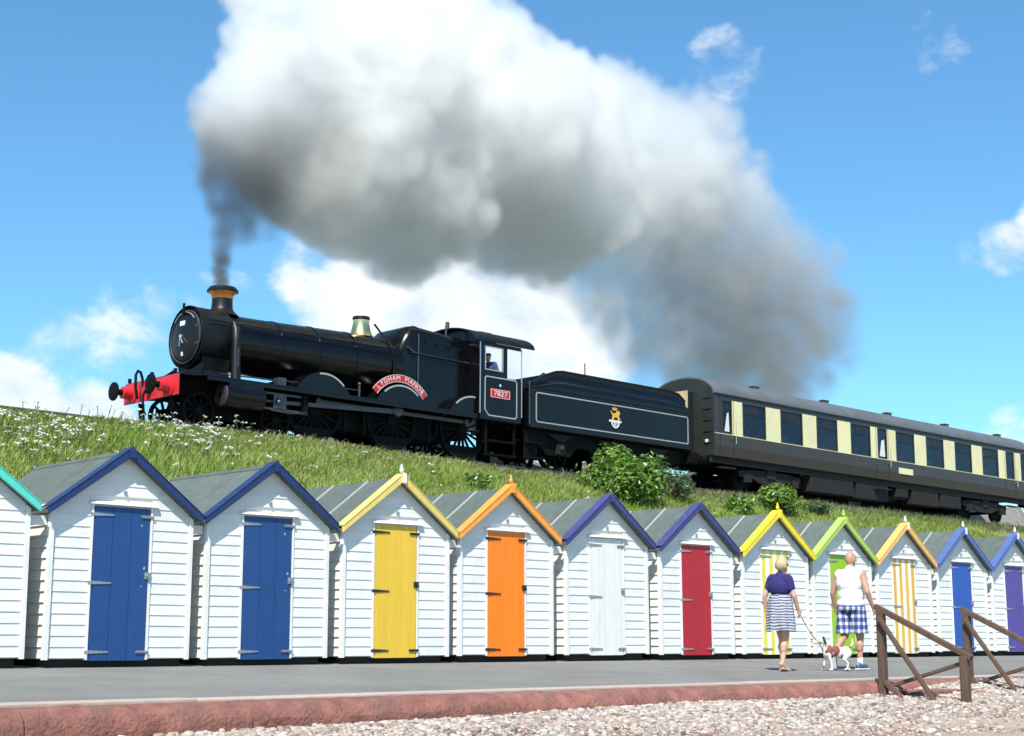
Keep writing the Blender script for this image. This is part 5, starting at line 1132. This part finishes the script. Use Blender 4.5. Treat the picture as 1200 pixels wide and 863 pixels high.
    for k, v in (('Resolution X', nx), ('Resolution Y', ny), ('Resolution Z', nz)): vc.inputs[k].default_value = v
    pos = N('GeometryNodeInputPosition'); sub = N('ShaderNodeVectorMath'); sub.operation = 'SUBTRACT'; L(pos.outputs[0], sub.inputs[0]); sub.inputs[1].default_value = lo
    dv_ = N('ShaderNodeVectorMath'); dv_.operation = 'SCALE'; L(sub.outputs[0], dv_.inputs[0]); dv_.inputs['Scale'].default_value = 1 / vox
    sx = N('ShaderNodeSeparateXYZ'); L(dv_.outputs[0], sx.inputs[0])
    def mth(op, x, y=None):
        m = N('ShaderNodeMath'); m.operation = op; L(x, m.inputs[0])
        if y is not None:
            if isinstance(y, (int, float)): m.inputs[1].default_value = y
            else: L(y, m.inputs[1])
        return m.outputs[0]
    ix, iy, iz = (mth('ROUND', sx.outputs[k]) for k in 'XYZ')
    idx = mth('ADD', ix, mth('MULTIPLY', mth('ADD', iy, mth('MULTIPLY', iz, ny)), nx))
    si = N('GeometryNodeSampleIndex'); si.data_type = 'FLOAT'; si.domain = 'POINT'; si.clamp = True; L(gi.outputs[0], si.inputs['Geometry'])
    na = N('GeometryNodeInputNamedAttribute'); na.data_type = 'FLOAT'; na.inputs['Name'].default_value = 'amount'
    L(na.outputs[0], si.inputs['Value']); L(idx, si.inputs['Index']); L(si.outputs[0], vc.inputs['Density'])
    sm = N('GeometryNodeSetMaterial'); L(vc.outputs[0], sm.inputs['Geometry']); L(sm.outputs[0], go.inputs[0])
    m = bpy.data.materials.new('smoke and steam'); m.use_nodes = True; nt = m.node_tree; nt.nodes.clear(); N2 = nt.nodes.new; L2 = nt.links.new
    out = N2('ShaderNodeOutputMaterial'); pv = N2('ShaderNodeVolumePrincipled'); L2(pv.outputs[0], out.inputs['Volume'])
    att = N2('ShaderNodeAttribute'); att.attribute_name = 'density'; mu = N2('ShaderNodeMath'); mu.operation = 'MULTIPLY'; L2(att.outputs['Fac'], mu.inputs[0]); mu.inputs[1].default_value = SMOKE_DENSITY
    pv.inputs['Density Attribute'].default_value = ''; L2(mu.outputs[0], pv.inputs['Density']); pv.inputs['Anisotropy'].default_value = .45
    # soot is mixed in where the smoke leaves the chimney and in the thin tail; the low side is slightly darker; the rest is white steam
    tc = N2('ShaderNodeTexCoord'); s3 = N2('ShaderNodeSeparateXYZ'); L2(tc.outputs['Object'], s3.inputs[0])
    nz_ = N2('ShaderNodeTexNoise'); nz_.inputs['Scale'].default_value = .45; nz_.inputs['Detail'].default_value = 4; L2(tc.outputs['Object'], nz_.inputs['Vector'])
    def rng_(src, a, b, lo_, hi_):
        r = N2('ShaderNodeMapRange'); r.interpolation_type = 'SMOOTHSTEP'; L2(src, r.inputs['Value']); r.inputs['From Min'].default_value = a; r.inputs['From Max'].default_value = b; r.inputs['To Min'].default_value = lo_; r.inputs['To Max'].default_value = hi_; return r.outputs[0]
    def m2(op, x, y):
        q = N2('ShaderNodeMath'); q.operation = op
        for i, v in enumerate((x, y)):
            if isinstance(v, (int, float)): q.inputs[i].default_value = v
            else: L2(v, q.inputs[i])
        return q.outputs[0]
    wob = m2('MULTIPLY', m2('SUBTRACT', nz_.outputs['Fac'], .5), 5.0)
    xx = m2('ADD', s3.outputs['X'], wob); zz = m2('ADD', s3.outputs['Z'], wob)
    mouth = m2('MULTIPLY', rng_(xx, 26.0, 22.5, 0, 1), rng_(zz, 14.6, 12.4, 0, 1))
    tail = m2('MULTIPLY', rng_(xx, 37.5, 44.5, 0, 1), rng_(zz, 17.0, 13.0, .10, 1))
    belly = m2('MULTIPLY', rng_(zz, 16.0, 12.6, 0, .10), rng_(xx, 23.5, 27, 0, 1))
    dark_mix = m2('MAXIMUM', m2('MAXIMUM', mouth, tail), belly)
    mx = N2('ShaderNodeMix'); mx.data_type = 'RGBA'; L2(dark_mix, mx.inputs[0]); mx.inputs[6].default_value = (.985, .983, .974, 1); mx.inputs[7].default_value = (.66, .635, .60, 1)
    fresh = rng_(s3.outputs['Z'], 14.0, 11.5, 0, .8); fm = m2('MULTIPLY', fresh, rng_(s3.outputs['X'], 24.5, 22.5, 0, 1))
    mx2 = N2('ShaderNodeMix'); mx2.data_type = 'RGBA'; L2(fm, mx2.inputs[0]); L2(mx.outputs[2], mx2.inputs[6]); mx2.inputs[7].default_value = (.22, .22, .225, 1)
    L2(mx2.outputs[2], pv.inputs['Color'])
    sm.inputs['Material'].default_value = m; me.materials.append(m)
    md = o.modifiers.new('plume', 'NODES'); md.node_group = ng
    tag(o, 'billowing white and grey steam and smoke trailing from the chimney of the locomotive', 'smoke', kind='stuff')
    print('plume grid', nx, ny, nz)
SMOKE_DENSITY = 1.95
plume()
